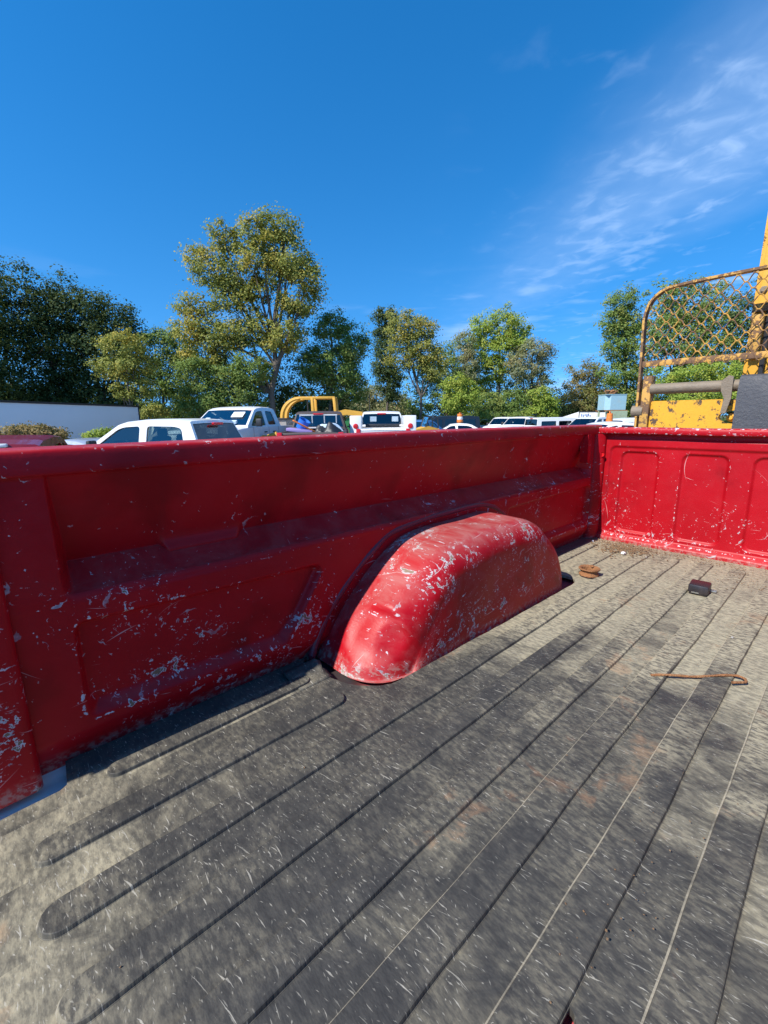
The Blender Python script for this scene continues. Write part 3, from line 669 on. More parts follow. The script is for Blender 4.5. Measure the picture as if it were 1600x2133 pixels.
# ------------------------------------------------------------------ vehicles
def arch(cx, r, z0, n=10): return [(cx+r*math.cos(a), z0+r*math.sin(a)) for a in np.linspace(0, math.pi, n)]
def wheel(par, x, y, r, wd=.24):
    b = MB(); h = wd/2
    b.lathe([(r*.62, -h), (r*.9, -h), (r, -h*.75), (r, h*.75), (r*.9, h), (r*.62, h), (r*.6, 0)], 22, 'y', (x, y, r), closed=True); ty = b.build('wheel', M['tyre'], par, 40)
    b = MB(); s = 1 if y > 0 else -1
    b.lathe([(0, s*h*.55), (r*.15, s*h*.6), (r*.2, s*h*.3), (r*.5, s*h*.2), (r*.62, s*h*.85), (r*.63, -s*h*.6)], 18, 'y', (x, y, r)); b.build('rim', M['rim'], ty, 40)
def vehicle(name, label, cat, sp, paint, pos, ang, group=None, glass='glass', ws='glass', bl=None, roofpaint=None):
    root = thing(name, label, cat, pos, ang, group)
    Wd, Wr, belt, roof = sp['W'], sp['Wr'], sp['belt'], sp['roof']
    hw = lambda z: Wd if z <= belt else Wd-.03+(Wr-Wd+.03)*(z-belt)/(roof-belt)
    sill, r = sp['sill'], sp['wr']; top = sp['top']; x0, x1 = top[0][0], top[-1][0]
    ar = r*1.18; za = r*1.0
    low = [(x0-.03, sill+.15), (x0, top[0][1])]
    body = MB()
    cab = [p for p in top if p[1] > belt+.02]
    # lower body outline: front, bonnet line, belt line, tail, then the sill with wheel arches
    up_ = [(p[0], min(p[1], belt)) for p in top]
    pts = [up_[0]]
    for p in up_[1:]:
        if abs(p[0]-pts[-1][0])+abs(p[1]-pts[-1][1]) > .004: pts.append(p)
    bot = [(x1+.02, sill+.12)]
    for wx in sorted(sp['wx']): bot += [(wx-ar, sill)]+[(wx+ar*math.cos(a), za+ar*.98*math.sin(a)) for a in np.linspace(math.pi*.94, math.pi*.06, 9)]+[(wx+ar, sill)]
    bot += [(x0-.03, sill+.12)]
    outl = pts+bot
    for s in (1, -1):
        body.prism(outl, s*Wd, s*(Wd-.05), 'y')
        # cabin side above the belt, with window openings
        i0 = next(i for i, p in enumerate(top) if p[1] > belt+.02); i1 = max(i for i, p in enumerate(top) if p[1] > belt+.02)
        def xb(pa, pb): k = (belt-pa[1])/(pb[1]-pa[1]); return pa[0]+(pb[0]-pa[0])*k
        up2 = [(xb(top[i0-1], top[i0]), belt)]+[(p[0], p[1]) for p in top[i0:i1+1]]+[(xb(top[i1], top[i1+1]), belt)]
        loops = [up2]+[rounded(wn, .07, 3) for wn in sp['win']]
        flat = [p for l in loops for p in l]; tri = tessellate_polygon([[Vector((p[0], p[1], 0)) for p in l] for l in loops]); n = len(flat)
        Vv = [(p[0], s*hw(p[1]+1e-6), p[1]) for p in flat]+[(p[0], s*(hw(p[1]+1e-6)-.045), p[1]) for p in flat]
        Ff = [tuple(q) for q in tri]+[tuple(i+n for i in q) for q in tri]; bb = 0
        for l in loops:
            for i in range(len(l)): Ff.append((bb+i, bb+(i+1) % len(l), bb+(i+1) % len(l)+n, bb+i+n))
            bb += len(l)
        body.add(Vv, Ff)
        for wn in sp['win']:
            g = MB(); rp = rounded(inset(wn, -.012), .07, 3); tr = tessellate_polygon([[Vector((p[0], p[1], 0)) for p in rp]])
            g.add([(p[0], s*(hw(p[1])-.025), p[1]) for p in rp], [tuple(q) for q in tr]); g.build('side_window', M[glass], root, None)
        for dxh in sp.get('handle', ()):
            g = MB(); g.box((dxh, s*(Wd+.012), belt-.16), (.16, .03, .035), bev=.008); g.build('door_handle', M['dark'], root)
        for dxs in sp.get('seam', ()):
            g = MB(); g.box((dxs, s*(Wd+.001), (belt+sill)/2+.08), (.010, .004, belt-sill-.16)); g.build('door_gap', M['dark'], root, None)
        if 'mirror' in sp:
            mx_, mz = sp['mirror']; g = MB(); g.box((mx_, s*(Wd+.14), mz), (.09, .20, .24), bev=.03); g.box((mx_, s*(Wd+.02), mz-.05), (.05, .10, .04)); g.build('mirror', M['dark'], root)
    # skin across the top, opened for the screens
    fr = [-1, -.93, -.5, 0, .5, .93, 1]; cr_ = [0, .022, .034, .038, .034, .022, 0]
    roofb = MB() if roofpaint else body
    def strip(mb, pa, pb, cols, crown=1.0):
        Vv = []; Ff = []
        for p in (pa, pb):
            hwp = hw(p[1])
            for f, c in zip(fr, cr_): Vv.append((p[0], f*hwp, p[1]+c*crown))
        for k in cols: Ff.append((k, k+1, k+8, k+7))
        mb.add(Vv, Ff)
    for pa, pb in zip(top[:-1], top[1:]):
        fl = pa[2] if len(pa) > 2 else ''
        if fl == 'bed': continue
        if fl in ('ws', 'bl'):
            t0, t1 = (.10, .95) if fl == 'ws' else ((.08, .62) if not sp.get('bed') else (.10, .88))
            if fl == 'bl' and sp.get('bed'): t0, t1 = .10, .86
            q0 = [pa[i]+(pb[i]-pa[i])*t0 for i in (0, 1)]; q1 = [pa[i]+(pb[i]-pa[i])*t1 for i in (0, 1)]
            strip(body, pa, q0, range(6)); strip(body, q1, pb, range(6)); strip(body, q0, q1, (0, 5))
            g = MB(); strip(g, [q0[0], q0[1]-.012], [q1[0], q1[1]-.012], (1, 2, 3, 4)); g.build('windshield' if fl == 'ws' else 'rear_window', M[ws if fl == 'ws' else (bl or glass)], root, True)
        else: strip(roofb if pa[1] > belt+.2 and pb[1] > belt+.2 else body, pa, pb, range(6))
    if roofpaint: roofb.build('roof', M[roofpaint], root, 40)
    # nose and tail
    body.box((x0-.02, 0, (top[0][1]+sill+.2)/2), (.04, 2*Wd-.02, top[0][1]-sill-.2)); body.box((x1+.02, 0, (top[-1][1]+sill+.2)/2), (.04, 2*Wd-.02, top[-1][1]-sill-.2))
    body.box(((x0+x1)/2, 0, sill+.10), (abs(x1-x0)-.3, 2*Wd-.5, .08))
    if sp.get('bed'):
        bx0, bx1 = sp['bed']; zr = belt-.01; L_ = bx0-bx1; mxb = (bx0+bx1)/2
        for s in (1, -1): body.box((mxb, s*(Wd-.06), zr), (L_, .10, .04)); body.box((mxb, s*(Wd-.11), zr-.25), (L_, .02, .5))
        body.box((mxb, 0, zr-.5), (L_, 2*Wd-.2, .03)); body.box((bx0-.01, 0, zr-.25), (.03, 2*Wd-.2, .5)); body.box((bx1+.03, 0, zr-.25), (.06, 2*Wd-.16, .52))
    body.build('body', M[paint], root, 38)
    for s in (1, -1):
        for wx in sp['wx']: wheel(root, wx, s*(Wd-.14), r)
        g = MB(); g.box((x0+.005, s*(Wd-.22), top[0][1]-.14), (.05, .36, .20), bev=.02); g.build('headlight', M['amber'], root)
        zt = (belt if sp.get('bed') else belt)-.18
        g = MB(); g.box((x1-.005, s*(Wd-.09), zt), (.05, .15, .38), bev=.015); g.build('taillight', M['red'], root)
    g = MB(); g.box((x0+.005, 0, top[0][1]-.14), (.04, 2*Wd-.85, .20), bev=.01); g.build('grille', M['dark'], root)
    for xx in (x0+.05, x1-.05):
        g = MB(); g.box((xx, 0, sill+.13), (.14, 2*Wd-.02, .20), bev=.03); g.build('bumper', M[sp.get('bump', 'rim')], root)
    for sx in sp['seats']:
        for s in (1, -1):
            g = MB(); g.box((sx, s*.38, belt-.35), (.5, .5, .18), bev=.05); g.box((sx-.25, s*.38, belt-.02), (.14, .48, .62), Matrix.Rotation(-.15, 3, 'Y'), .05); g.box((sx-.31, s*.38, belt+.36), (.09, .26, .17), bev=.04); g.build('seat', M['seat'], root)
    i0 = next(i for i, p in enumerate(top) if len(p) > 2 and p[2] == 'ws')
    g = MB(); g.box((top[i0][0]-.42, 0, belt-.12), (.42, 2*Wd-.25, .26), bev=.05); g.build('dashboard', M['dark'], root)
    g = MB(); g.box(((top[i0][0]+top[-1][0])/2 if not sp.get('bed') else (top[i0][0]+sp['bed'][0])/2, 0, sill+.22), (abs(top[i0][0]-(x1 if not sp.get('bed') else sp['bed'][0]))*.95, 2*Wd-.16, .04)); g.build('cabin_floor', M['dark'], root)
    if 'brake' in sp:
        g = MB(); bx_, bz = sp['brake']; g.box((bx_, 0, bz), (.06, .36, .05), bev=.015); g.build('brake_lamp', M['red'], root)
    return root
CREW = dict(W=.97, Wr=.78, belt=1.27, roof=1.87, sill=.48, wr=.39, wx=(1.95, -1.75), handle=(.32, -.62), seam=(1.28, .19, -.80), mirror=(1.18, 1.38), seats=(.45, -.45), bed=(-1.05, -2.95), brake=(-.90, 1.80),
    top=[(2.78, 1.06), (2.70, 1.13), (2.2, 1.18), (1.66, 1.22, 'ws'), (.80, 1.78), (.62, 1.83), (.2, 1.87), (-.4, 1.87), (-.80, 1.835, 'bl'), (-1.05, 1.28, 'bed'), (-2.98, 1.25), (-3.0, 1.20)],
    win=[[(1.36, 1.31), (.80, 1.70), (.66, 1.745), (.30, 1.765), (.30, 1.31)], [(.14, 1.31), (.14, 1.765), (-.45, 1.755), (-.62, 1.72), (-.72, 1.31)]])
EXT = dict(CREW, belt=1.36, roof=1.97, sill=.58, wr=.43, W=1.0, Wr=.80, wx=(1.85, -1.75), handle=(.52, -.05), seam=(1.25, .30, -.35), mirror=(1.15, 1.50), seats=(.55,), bed=(-.62, -2.9), brake=(-.52, 1.90),
    top=[(2.65, 1.18), (2.58, 1.27), (2.1, 1.31), (1.58, 1.35, 'ws'), (.86, 1.88), (.70, 1.93), (.35, 1.97), (-.15, 1.96), (-.42, 1.92, 'bl'), (-.60, 1.37, 'bed'), (-2.93, 1.33), (-2.95, 1.28)],
    win=[[(1.30, 1.40), (.86, 1.78), (.72, 1.84), (.40, 1.86), (.40, 1.40)], [(.22, 1.42), (.22, 1.86), (-.22, 1.84), (-.32, 1.42)]])
REG = dict(EXT, belt=1.28, roof=1.90, sill=.52, wr=.40, W=.98, Wr=.76, handle=(.45,), seam=(1.2, .15), mirror=(1.1, 1.42), seats=(.45,), bed=(-.25, -2.75), wx=(1.75, -1.6), brake=(-.15, 1.83),
    top=[(2.45, 1.10), (2.38, 1.18), (1.9, 1.23), (1.50, 1.26, 'ws'), (.86, 1.82), (.70, 1.87), (.4, 1.90), (.1, 1.89), (-.08, 1.85, 'bl'), (-.24, 1.29, 'bed'), (-2.78, 1.26), (-2.8, 1.20)],
    win=[[(1.24, 1.32), (.84, 1.72), (.70, 1.78), (.16, 1.79), (.10, 1.32)]])
SUV = dict(W=.93, Wr=.70, belt=1.05, roof=1.72, sill=.38, wr=.35, wx=(1.35, -1.35), handle=(.15, -.75), seam=(1.0, 0., -.9), mirror=(.95, 1.15), seats=(.2, -.65), bump='white', brake=(-1.98, 1.66),
    top=[(2.25, .86), (2.18, .93), (1.75, 1.0), (1.30, 1.04, 'ws'), (.55, 1.62), (.35, 1.68), (-.3, 1.72), (-1.5, 1.69), (-1.95, 1.64, 'bl'), (-2.30, .98), (-2.33, .80)],
    win=[[(1.02, 1.10), (.52, 1.54), (.40, 1.58), (.06, 1.60), (.06, 1.10)], [(-.06, 1.10), (-.06, 1.60), (-.80, 1.59), (-.86, 1.10)], [(-.98, 1.12), (-.96, 1.58), (-1.68, 1.54), (-1.90, 1.14)]])
SED = dict(W=.90, Wr=.62, belt=.95, roof=1.46, sill=.32, wr=.32, wx=(1.35, -1.35), handle=(.05, -.8), seam=(.9, -.1, -.95), mirror=(.75, 1.02), seats=(.1, -.7), bump='white',
    top=[(2.30, .70), (2.22, .77), (1.7, .88), (1.12, .93, 'ws'), (.32, 1.38), (.10, 1.43), (-.25, 1.46), (-.7, 1.43), (-.98, 1.37, 'bl'), (-1.72, .97), (-2.25, .93), (-2.32, .75)],
    win=[[(.82, 1.0), (.30, 1.32), (.0, 1.365), (-.06, 1.0)], [(-.18, 1.0), (-.14, 1.37), (-.70, 1.35), (-.95, 1.28), (-1.22, 1.0)]])
VAN = dict(SUV, W=.98, Wr=.88, belt=1.20, roof=2.02, wx=(1.45, -1.45), brake=(-2.38, 1.98), seats=(.6,),
    top=[(2.45, .95), (2.38, 1.03), (2.0, 1.13), (1.72, 1.18, 'ws'), (1.0, 1.90), (.8, 1.97), (.2, 2.02), (-1.8, 2.02), (-2.38, 1.96, 'bl'), (-2.46, 1.15), (-2.48, .9)],
    win=[[(1.42, 1.25), (.98, 1.74), (.82, 1.80), (.45, 1.80), (.45, 1.25)], [(.25, 1.28), (.25, 1.80), (-.75, 1.80), (-.75, 1.28)], [(-.95, 1.28), (-.95, 1.80), (-2.1, 1.78), (-2.12, 1.28)]])
def spot(px, D):
    p = at(px, 868, D); return Vector((p.x, p.y, gz(p.x, p.y)))
def place(px, D, dz=0): p = spot(px, D); return (p.x, p.y, p.z+dz)
YD = 47.215
v = vehicle('crew_cab_pickup', 'white crew cab pickup nearest behind the bed rail, open side windows and dark rear glass', 'pickup truck', CREW, 'white', place(372, 9.6, -.03), R(126), bl='glassdark')
v = vehicle('extended_cab_pickup', 'wrecked white extended cab pickup facing the camera with a shattered windscreen', 'pickup truck', EXT, 'white', place(512, 15.2, .06), R(213), glass='glassdark', ws='shatter')
g = MB(); g.box((1.12, .42, 1.745), (.012, .40, .26), Matrix.Rotation(-.93, 3, 'Y')); g.build('paper_notice', M['paper'], v)
g = MB(); rr = random.Random(4)
for _ in range(26):
    y = rr.uniform(-.7, .55); s_ = rr.uniform(.05, .16); x = 1.62+rr.uniform(-.12, .25); z = 1.40+rr.uniform(0, .06)+.18*rr.random()*(1 if x < 1.6 else .2)
    g.box((x, y, z), (s_*1.3, s_, s_*.6), Matrix.Rotation(rr.random()*3, 3, 'Z') @ Matrix.Rotation(rr.uniform(-.6, .6), 3, 'X'))
g.build('crumpled_bonnet', M['tarp'], v, None)
v = vehicle('old_pickup', 'old dark brown pickup with white rear window frame, its bed heaped with junk', 'pickup truck', REG, 'brown', place(664, 15.8, -.02), R(50), glass='glass', bl='glass')
g = MB()
for y in (-.62, -.21, .21, .62): g.box((-.185, y, 1.60), (.03, .035, .44), Matrix.Rotation(-.28, 3, 'Y'))
g.box((-.12, 0, 1.80), (.03, 1.30, .035)); g.box((-.245, 0, 1.37), (.03, 1.42, .04)); g.build('window_frame', M['white'], v, None)
j = place(640, 13.6); 
o = MB().box((0, 0, 0), (.7, .8, .10), Matrix.Rotation(.12, 3, 'X'), .02).build('plastic_bin_lid', M['purple'], None); p_ = at(626, 897, 14.2); o.location = p_; o.rotation_euler = (0, 0, R(50)); tag(o, 'flat purple plastic panel lying in the old brown pickup bed', 'panel')
o = MB().box((0, 0, 0), (.85, .13, .05), None, .012).build('orange_board', M['orange'], None); p_ = at(636, 889, 14.0); o.location = p_; o.rotation_euler = (.1, R(28), R(-20)); tag(o, 'orange board slanting across the junk in the old brown pickup', 'board')
def sheet(name, mat, p, sx, sy, hgt, label, cat, seed):
    r_ = np.random.default_rng(seed); n = 16; u = np.linspace(-1, 1, n); X, Y = np.meshgrid(u, u, indexing='ij'); ph = r_.uniform(0, 6, 6)
    Z = hgt*(.55*np.exp(-(X**2+Y**2)*1.2)+.25*np.sin(X*4+ph[0])*np.cos(Y*3+ph[1])+.2*np.sin(X*7+Y*5+ph[2])*.6)
    Z2 = Z-hgt*.6*np.maximum(np.abs(X), np.abs(Y))**3
    Vv = np.stack([X*sx+.06*np.sin(Y*5+ph[3]), Y*sy+.06*np.sin(X*4+ph[4]), Z2], -1).reshape(-1, 3)
    o = mk(name, Vv, grid_faces(n, n), mat, None, True); o.location = p; tag(o, label, cat); sm = o.modifiers.new('t', 'SOLIDIFY'); sm.thickness = .01; return o
sheet('plastic_sheet', M['tarp'], at(686, 893, 14.3), .42, .35, .30, 'crumpled pale blue plastic sheet on the junk in the old brown pickup', 'sheet', 3)
o = MB().lathe([(.0, 0), (.16, 0), (.19, .30), (.20, .32), (.17, .32), (.15, .04), (0, .03)], 20).build('blue_bucket', M['bluepl'], None); o.location = at(626, 886, 14.6)-Vector((0, 0, .1)); o.rotation_euler = (.5, .3, 0); tag(o, 'blue bucket at the left of the junk in the old brown pickup', 'bucket')
for k, (px, py, s_) in enumerate(((690, 900, .32), (672, 901, .26))):
    o = sheet('rubbish_bag', M['dark'], at(px, py, 13.9), s_, s_, .36, 'black rubbish bag heaped at the tail of the old brown pickup, %s of the two' % ('right' if k == 0 else 'left'), 'bag', 8+k)
v = vehicle('service_pickup', 'white service body pickup seen from behind with tall side toolboxes', 'pickup truck', REG, 'white', place(795, 18.8, .02), R(48.5), glass='glassdark', bl='glassdark')
for s in (1, -1):
    g = MB(); g.box((-1.65, s*.98, 1.22), (2.2, .42, 1.06), bev=.03); tb = g.build('toolbox', M['white'], v)
    for zz_, mm in ((1.38, 'red'), (1.12, 'amber')):
        g = MB(); g.lathe([(0, -.03), (.07, -.025), (.085, 0), (.095, .01), (.095, .03)], 18, 'x', (-2.76, s*.98, zz_)); g.build('round_lamp', M[mm], tb)
g = MB(); g.box((-1.6, 0, 1.38), (.25, 1.3, .12), bev=.02); g.build('rack_bar', M['dark'], v)
g = MB(); g.tube([(.55, .5, 1.9), (.5, .5, 2.7)], .012, 6); g.build('antenna', M['dark'], v)
for y in (-.55, .35):
    g = MB(); g.box((-.20, y, 1.60), (.01, .26, .24), Matrix.Rotation(-.28, 3, 'Y')); g.build('window_sticker', M['tarp'], v)
v = vehicle('red_suv', 'dark red car seen from behind at the far left edge', 'car', dict(SUV, bump='redcar'), 'redcar', place(8, 7.7, -.06), R(76), glass='glassdark', bl='glassdark')
g = MB()
for y in (-.32, .28): g.box((-2.0, y, 1.66), (.10, .12, .05), bev=.015)
g.build('roof_clip', M['white'], v)
v = vehicle('silver_sedan', 'silver car parked between the red car and the green bush', 'car', SED, 'silver', place(158, 12.5, -.12), R(120), glass='glassdark')
v = vehicle('blue_car', 'blue car with light windscreen right of the service pickup', 'car', SED, 'bluecar', place(868, 24, .25), R(200), glass='glass', ws='shatter')
v = vehicle('black_van', 'black van parked before the trees behind the yellow skid machine', 'van', dict(VAN, bump='dark'), 'black', place(925, 33, -.05), R(150), glass='glassdark')
v = vehicle('white_sedan', 'white car with arched roof below the striped traffic drum', 'car', SED, 'white', place(948, 27, .06), R(130), glass='glassdark')
rowlab = ['white car leftmost in the far row of parked vehicles', 'white sport utility second from left in the far row', 'white pickup third in the far row with dark side window', 'white car right of the red one in the far row']
vehicle('white_car', rowlab[0], 'car', SUV, 'white', place(1022, 44, -.05), R(195), 'far row of white vehicles', glass='glass')
vehicle('white_suv', rowlab[1], 'car', dict(SUV, brake=(-1.98, 1.66)), 'white', place(1050, 39, .12), R(190), 'far row of white vehicles', glass='glass')
vehicle('white_pickup', rowlab[2], 'pickup truck', CREW, 'white', place(1088, 36, -.02), R(188), 'far row of white vehicles', glass='glassdark')
vehicle('far_red_car', 'small red car in the middle of the far row of white vehicles', 'car', SED, 'redcar', place(1117, 46, .3), R(190), 'far row of white vehicles', glass='glass')
vehicle('white_car', rowlab[3], 'car', SUV, 'white', place(1132, 38, -.02), R(186), 'far row of white vehicles', glass='glass')
vehicle('white_van', 'white van in the far row with its windscreen on the right side', 'van', VAN, 'white', place(1170, 33, -.22), R(-32), 'far row of white vehicles', glass='glassdark')
vehicle('white_pickup', 'white crew pickup beside the far van, facing left, under the blue box', 'pickup truck', CREW, 'white', place(1236, 31, -.06), R(172), 'far row of white vehicles', glass='glassdark')
vehicle('white_car', 'white low car nearest under the orange drum, only its roof showing', 'car', SED, 'white', place(1262, 17, .22), R(150), glass='glassdark')
vehicle('white_van', 'white van at the right end of the far row beside the yellow forklift', 'van', VAN, 'white', place(1318, 27, -.26), R(140), 'far row of white vehicles', glass='glassdark')

# ------------------------------------------------------------------ trailers, machines, drums
def panel_trailer(name, label, pa, pb, zt, depth, mat, zb=.35, seams=0):
    pa, pb = Vector(pa), Vector(pb); e = (pb-pa); L_ = e.length; a = math.atan2(e.y, e.x); root = thing(name, label, 'trailer', ((pa+pb)/2).to_tuple(), a)
    H_ = zt-pa.z
    g = MB(); g.box((0, depth/2, (H_+zb)/2), (L_, depth, H_-zb), bev=.02); g.build('box', mat, root, 30)
    g = MB(); g.box((0, -.012, H_-.05), (L_+.02, .06, .10)); g.build('top_rail', M['dark'], root, None)
    g = MB(); g.box((0, -.012, zb+.05), (L_+.02, .05, .10)); g.build('bottom_rail', M['rim'], root, None)
    for s in (-1, 1):
        g = MB(); g.box((s*(L_/2), -.012, (H_+zb)/2), (.07, .07, H_-zb+.02)); g.build('corner_post', M['dark'], root, None)
    for k in range(1, seams):
        g = MB(); g.box((-L_/2+L_*k/seams, -.006, (H_+zb)/2), (.05, .02, H_-zb-.22)); g.build('seam', M['rustgrey'], root, None)
    for x in (-L_*.32, -L_*.22):
        for y in (.3, depth-.3): wheel(root, x, y, .42 if zb > .6 else .33, .25)
    g = MB(); g.box((L_*.35, depth/2, zb/2), (.12, 1.2, zb)); g.build('landing_leg', M['dark'], root)
    return root
pa = at(-260, 868, 15.2); pb = at(290, 868, 30)
pa.z = pb.z = GZ
panel_trailer('box_trailer', 'long white box trailer standing before the dark trees at the left', pa, pb, 0.62+.86, 2.4, M['trailer'], .45)
pa = at(1206, 868, 47); pb = at(1262, 868, 46); pa.z = pb.z = gz(pa.x, pa.y)
tr = panel_trailer('small_trailer', 'white box trailer with brown seams and blue lettering beneath the blue box', pa, pb, .62+.42, 2.3, M['trailer'], .5, 3)
g = MB(); L_ = (pb-pa).length
for i in range(6):
    g.box((-L_/2+.25+i*.16, -.03, 2.0-.07*(i % 2)), (.09, .01, .30-.06*(i % 3)))
g.build('lettering', M['bluelogo'], tr, None)
pa = at(1160, 868, 48); pb = at(1210, 868, 47); a_ = math.atan2(pb.y-pa.y, pb.x-pa.x); L_ = (pb-pa).length
sr = thing('sloped_trailer', 'white wedge-nosed trailer left of the seamed white trailer', 'trailer', (pa.x, pa.y, gz(pa.x, pa.y)), a_)
g = MB(); g.prism([(0, .5), (0, 1.6), (L_*.95, 2.35), (L_, 2.3), (L_, .5)], 0, 2.2, 'y'); g.build('box', M['trailer'], sr, 30)
g = MB(); g.box((L_*.5, -.01, .52), (L_, .04, .08)); g.build('bottom_rail', M['rim'], sr, None)
for x in (L_*.4, L_*.6):
    for y in (.25, 1.95): wheel(sr, x, y, .33, .22)

bx = at(1270, 868, 38); bs = thing('blue_equipment_box', 'pale blue sheet metal cabinet raised on a faded green stand with rusty scrap on top', 'cabinet', (bx.x, bx.y, gz(bx.x, bx.y)), R(-40))
ez = EYE-bs.location.z
zb0, zb1 = ez+.42, ez+1.62
g = MB(); g.prism([(-.8, -.45), (-.5, -.85), (.8, -.85), (.8, .6), (-.8, .6)], zb0, zb1, 'z'); g.build('cabinet', M['skyblue'], bs, 25)
g = MB(); g.box((0, -.12, zb1+.03), (1.66, 1.52, .05)); g.build('lid', M['skyblue'], bs, None)
for x in (-.7, .7):
    for y in (-.7, .48):
        g = MB(); g.box((x, y, zb0/2), (.12, .12, zb0)); g.build('stand_leg', M['palegreen'], bs, None)
g = MB(); g.box((.2, -.9, zb0-.45), (1.5, .05, .75)); g.build('side_plate', M['palegreen'], bs, None)
g = MB()
for y in (-.85, .55): g.box((0, y, zb0-.06), (1.9, .10, .10))
g.build('stand_beam', M['rust'], bs, None)
g = MB(); rr = random.Random(6)
for _ in range(16): g.box((rr.uniform(-.55, .2), rr.uniform(-.5, .2), zb1+.12+rr.random()*.28), (rr.uniform(.1, .5), rr.uniform(.08, .3), rr.uniform(.06, .16)), Matrix.Rotation(rr.random()*3, 3, 'Z') @ Matrix.Rotation(rr.uniform(-.4, .4), 3, 'X'))
so_ = g.build('scrap_heap', M['rust'], None, None); so_.location = bs.location; so_.rotation_euler = bs.rotation_euler; tag(so_, 'heap of rusty scrap iron on top of the pale blue cabinet', 'scrap')
def drum(px, py0, py1, D, label, bands, base=True):
    p0 = at(px, py1, D); p1 = at(px, py0, D); h = p1.z-p0.z; r_ = h*.36; root = thing('traffic_drum', label, 'traffic drum', p0.to_tuple(), 0, 'traffic drums')
    nb = len(bands)
    for k, mm in enumerate(bands):
        g = MB(); z0, z1 = h*k/nb, h*(k+1)/nb; rr0 = r_*(1-.06*k); g.lathe([(0, z0), (rr0*.97, z0+.002), (rr0, z0+.02), (rr0*.98, z1-.02), (rr0*.95, z1), (0, z1)], 24); g.build('band', M[mm], root, 40)
    g = MB(); g.lathe([(0, -.06), (r_*1.25, -.06), (r_*1.22, -.01), (r_, .0), (0, 0)], 24); g.build('foot', M['dark'], root, 40)
    g = MB(); g.box((0, 0, h+.04), (r_*.8, .04, .10), bev=.01); g.build('handle', M[bands[-1]], root)
    return root
M['dwhite'] = plain('white_reflective_band', (.75, .75, .72), .4, var=.05)
dr1 = drum(958, 862, 880, 29.0, 'orange and white striped traffic drum standing above the white car roof', ['orange', 'dwhite', 'orange'])
dr2 = drum(1269, 861, 880, 19.5, 'plain orange traffic drum in front of the blue cabinet', ['orange', 'orange', 'orange'])
for dr in (dr1, dr2):                                                  # each stands on a stack of pallets
    z0 = gz(dr.location.x, dr.location.y); zt = dr.location.z-.065; n_ = max(1, int((zt-z0)/.16)); ps = thing('pallet_stack', 'stack of grey wooden pallets under the %s' % ('striped drum' if dr is dr1 else 'plain orange drum'), 'pallets', (dr.location.x, dr.location.y, z0), .5)
    for k in range(n_):
        hh = (zt-z0)/n_; g = MB(); g.box((0, 0, hh*(k+.85)), (1.0, 1.1, hh*.22))
        for y in (-.5, 0, .5): g.box((0, y, hh*(k+.37)), (1.0, .09, hh*.70))
        g.build('pallet', M['rustgrey'], ps, None)

ld = thing('yellow_loader', 'yellow loader with open roll cage and curved boom arms behind the old brown pickup', 'loader', place(655, 24.5, -.1), R(137))
ez = EYE-ld.location.z; T = ez+1.02
def bar(mb, a, b_, w=.10): 
    a, b_ = Vector(a), Vector(b_); d = b_-a; q = d.to_track_quat('Z', 'Y').to_matrix(); mb.box((a+b_)/2, (w, w, d.length), q, .015)
for k, (p0, p1) in enumerate((((-.05, -.55, 1.0), (.0, -.55, T)), ((-.05, .55, 1.0), (.0, .55, T)), ((-1.3, -.55, 1.0), (-1.15, -.55, T)), ((-1.3, .55, 1.0), (-1.15, .55, T)))):
    g = MB(); bar(g, p0, p1, .14); g.build('cage_post', M['loader'], ld)
for y in (-.55, .55):
    g = MB(); bar(g, (-1.2, y, T), (.7, y, T), .12); g.build('cage_rail', M['loader'], ld)
g = MB(); g.box((-.58, 0, T+.02), (1.2, 1.1, .05), bev=.01); g.build('cage_roof', M['loader'], ld)
for y in (-.6, .45):
    g = MB(); pts = [(.65, y, T-.02)]+[(.65+1.0*math.sin(a), y, T-.02-1.0*(1-math.cos(a))) for a in np.linspace(.25, 1.45, 8)]+[(1.72, y, T-2.0)]; g.tube(pts, [.10]*4+[.12]*(len(pts)-4), 6); g.build('boom_arm', M['loader'], ld, 40)
g = MB(); g.box((-.3, 0, 1.0), (3.0, 1.3, .9), bev=.08); g.build('chassis', M['loader'], ld)
g = MB(); g.box((.1, -.15, 1.75), (.5, .5, .6), bev=.05); g.build('seat', M['dark'], ld)
g = MB(); g.tube([(.35, -.3, 1.4), (.40, -.3, T-.1)], .035, 8); g.build('exhaust', M['dark'], ld)
for x in (.9, -1.2):
    for y in (-.8, .8): wheel(ld, x, y, .55, .4)
hd = thing('green_yellow_machine', 'green farm machine with an arched yellow hood beside the service pickup', 'machine', place(728, 21.5, -.05), R(137))
ez = EYE-hd.location.z
g = MB(); g.prism([(-.9, .5), (-.9, ez+.05), (-.55, ez+.26), (.15, ez+.36), (.95, ez+.16), (.95, ez-.02), (.1, ez+.12), (-.55, ez+.02), (-.62, .5)], -.6, .6, 'y'); g.build('arched_hood', M['loader'], hd, 30)
g = MB(); g.prism([(-.55, .5), (-.4, ez-.08), (.05, ez-.02), (.62, ez-.75), (.7, .5)], -.45, .45, 'y'); g.build('housing', M['green'], hd, 30)
g = MB(); g.box((.2, 0, ez-.95), (1.0, 1.0, .35), bev=.05); g.build('yellow_guard', M['loader'], hd)
for y in (-.55, .55): wheel(hd, 0, y, .45, .3)
bn_ = thing('steel_bin', 'rusty grey steel bin standing right of the wrecked white pickup', 'bin', place(583, 17.5, 0), R(40))
ez = EYE-bn_.location.z
for x in (-.42, .42):
    g = MB(); g.box((x, 0, ez/2-.03), (.04, .8, ez-.08)); g.build('side_plate', M['rustgrey'], bn_, None)
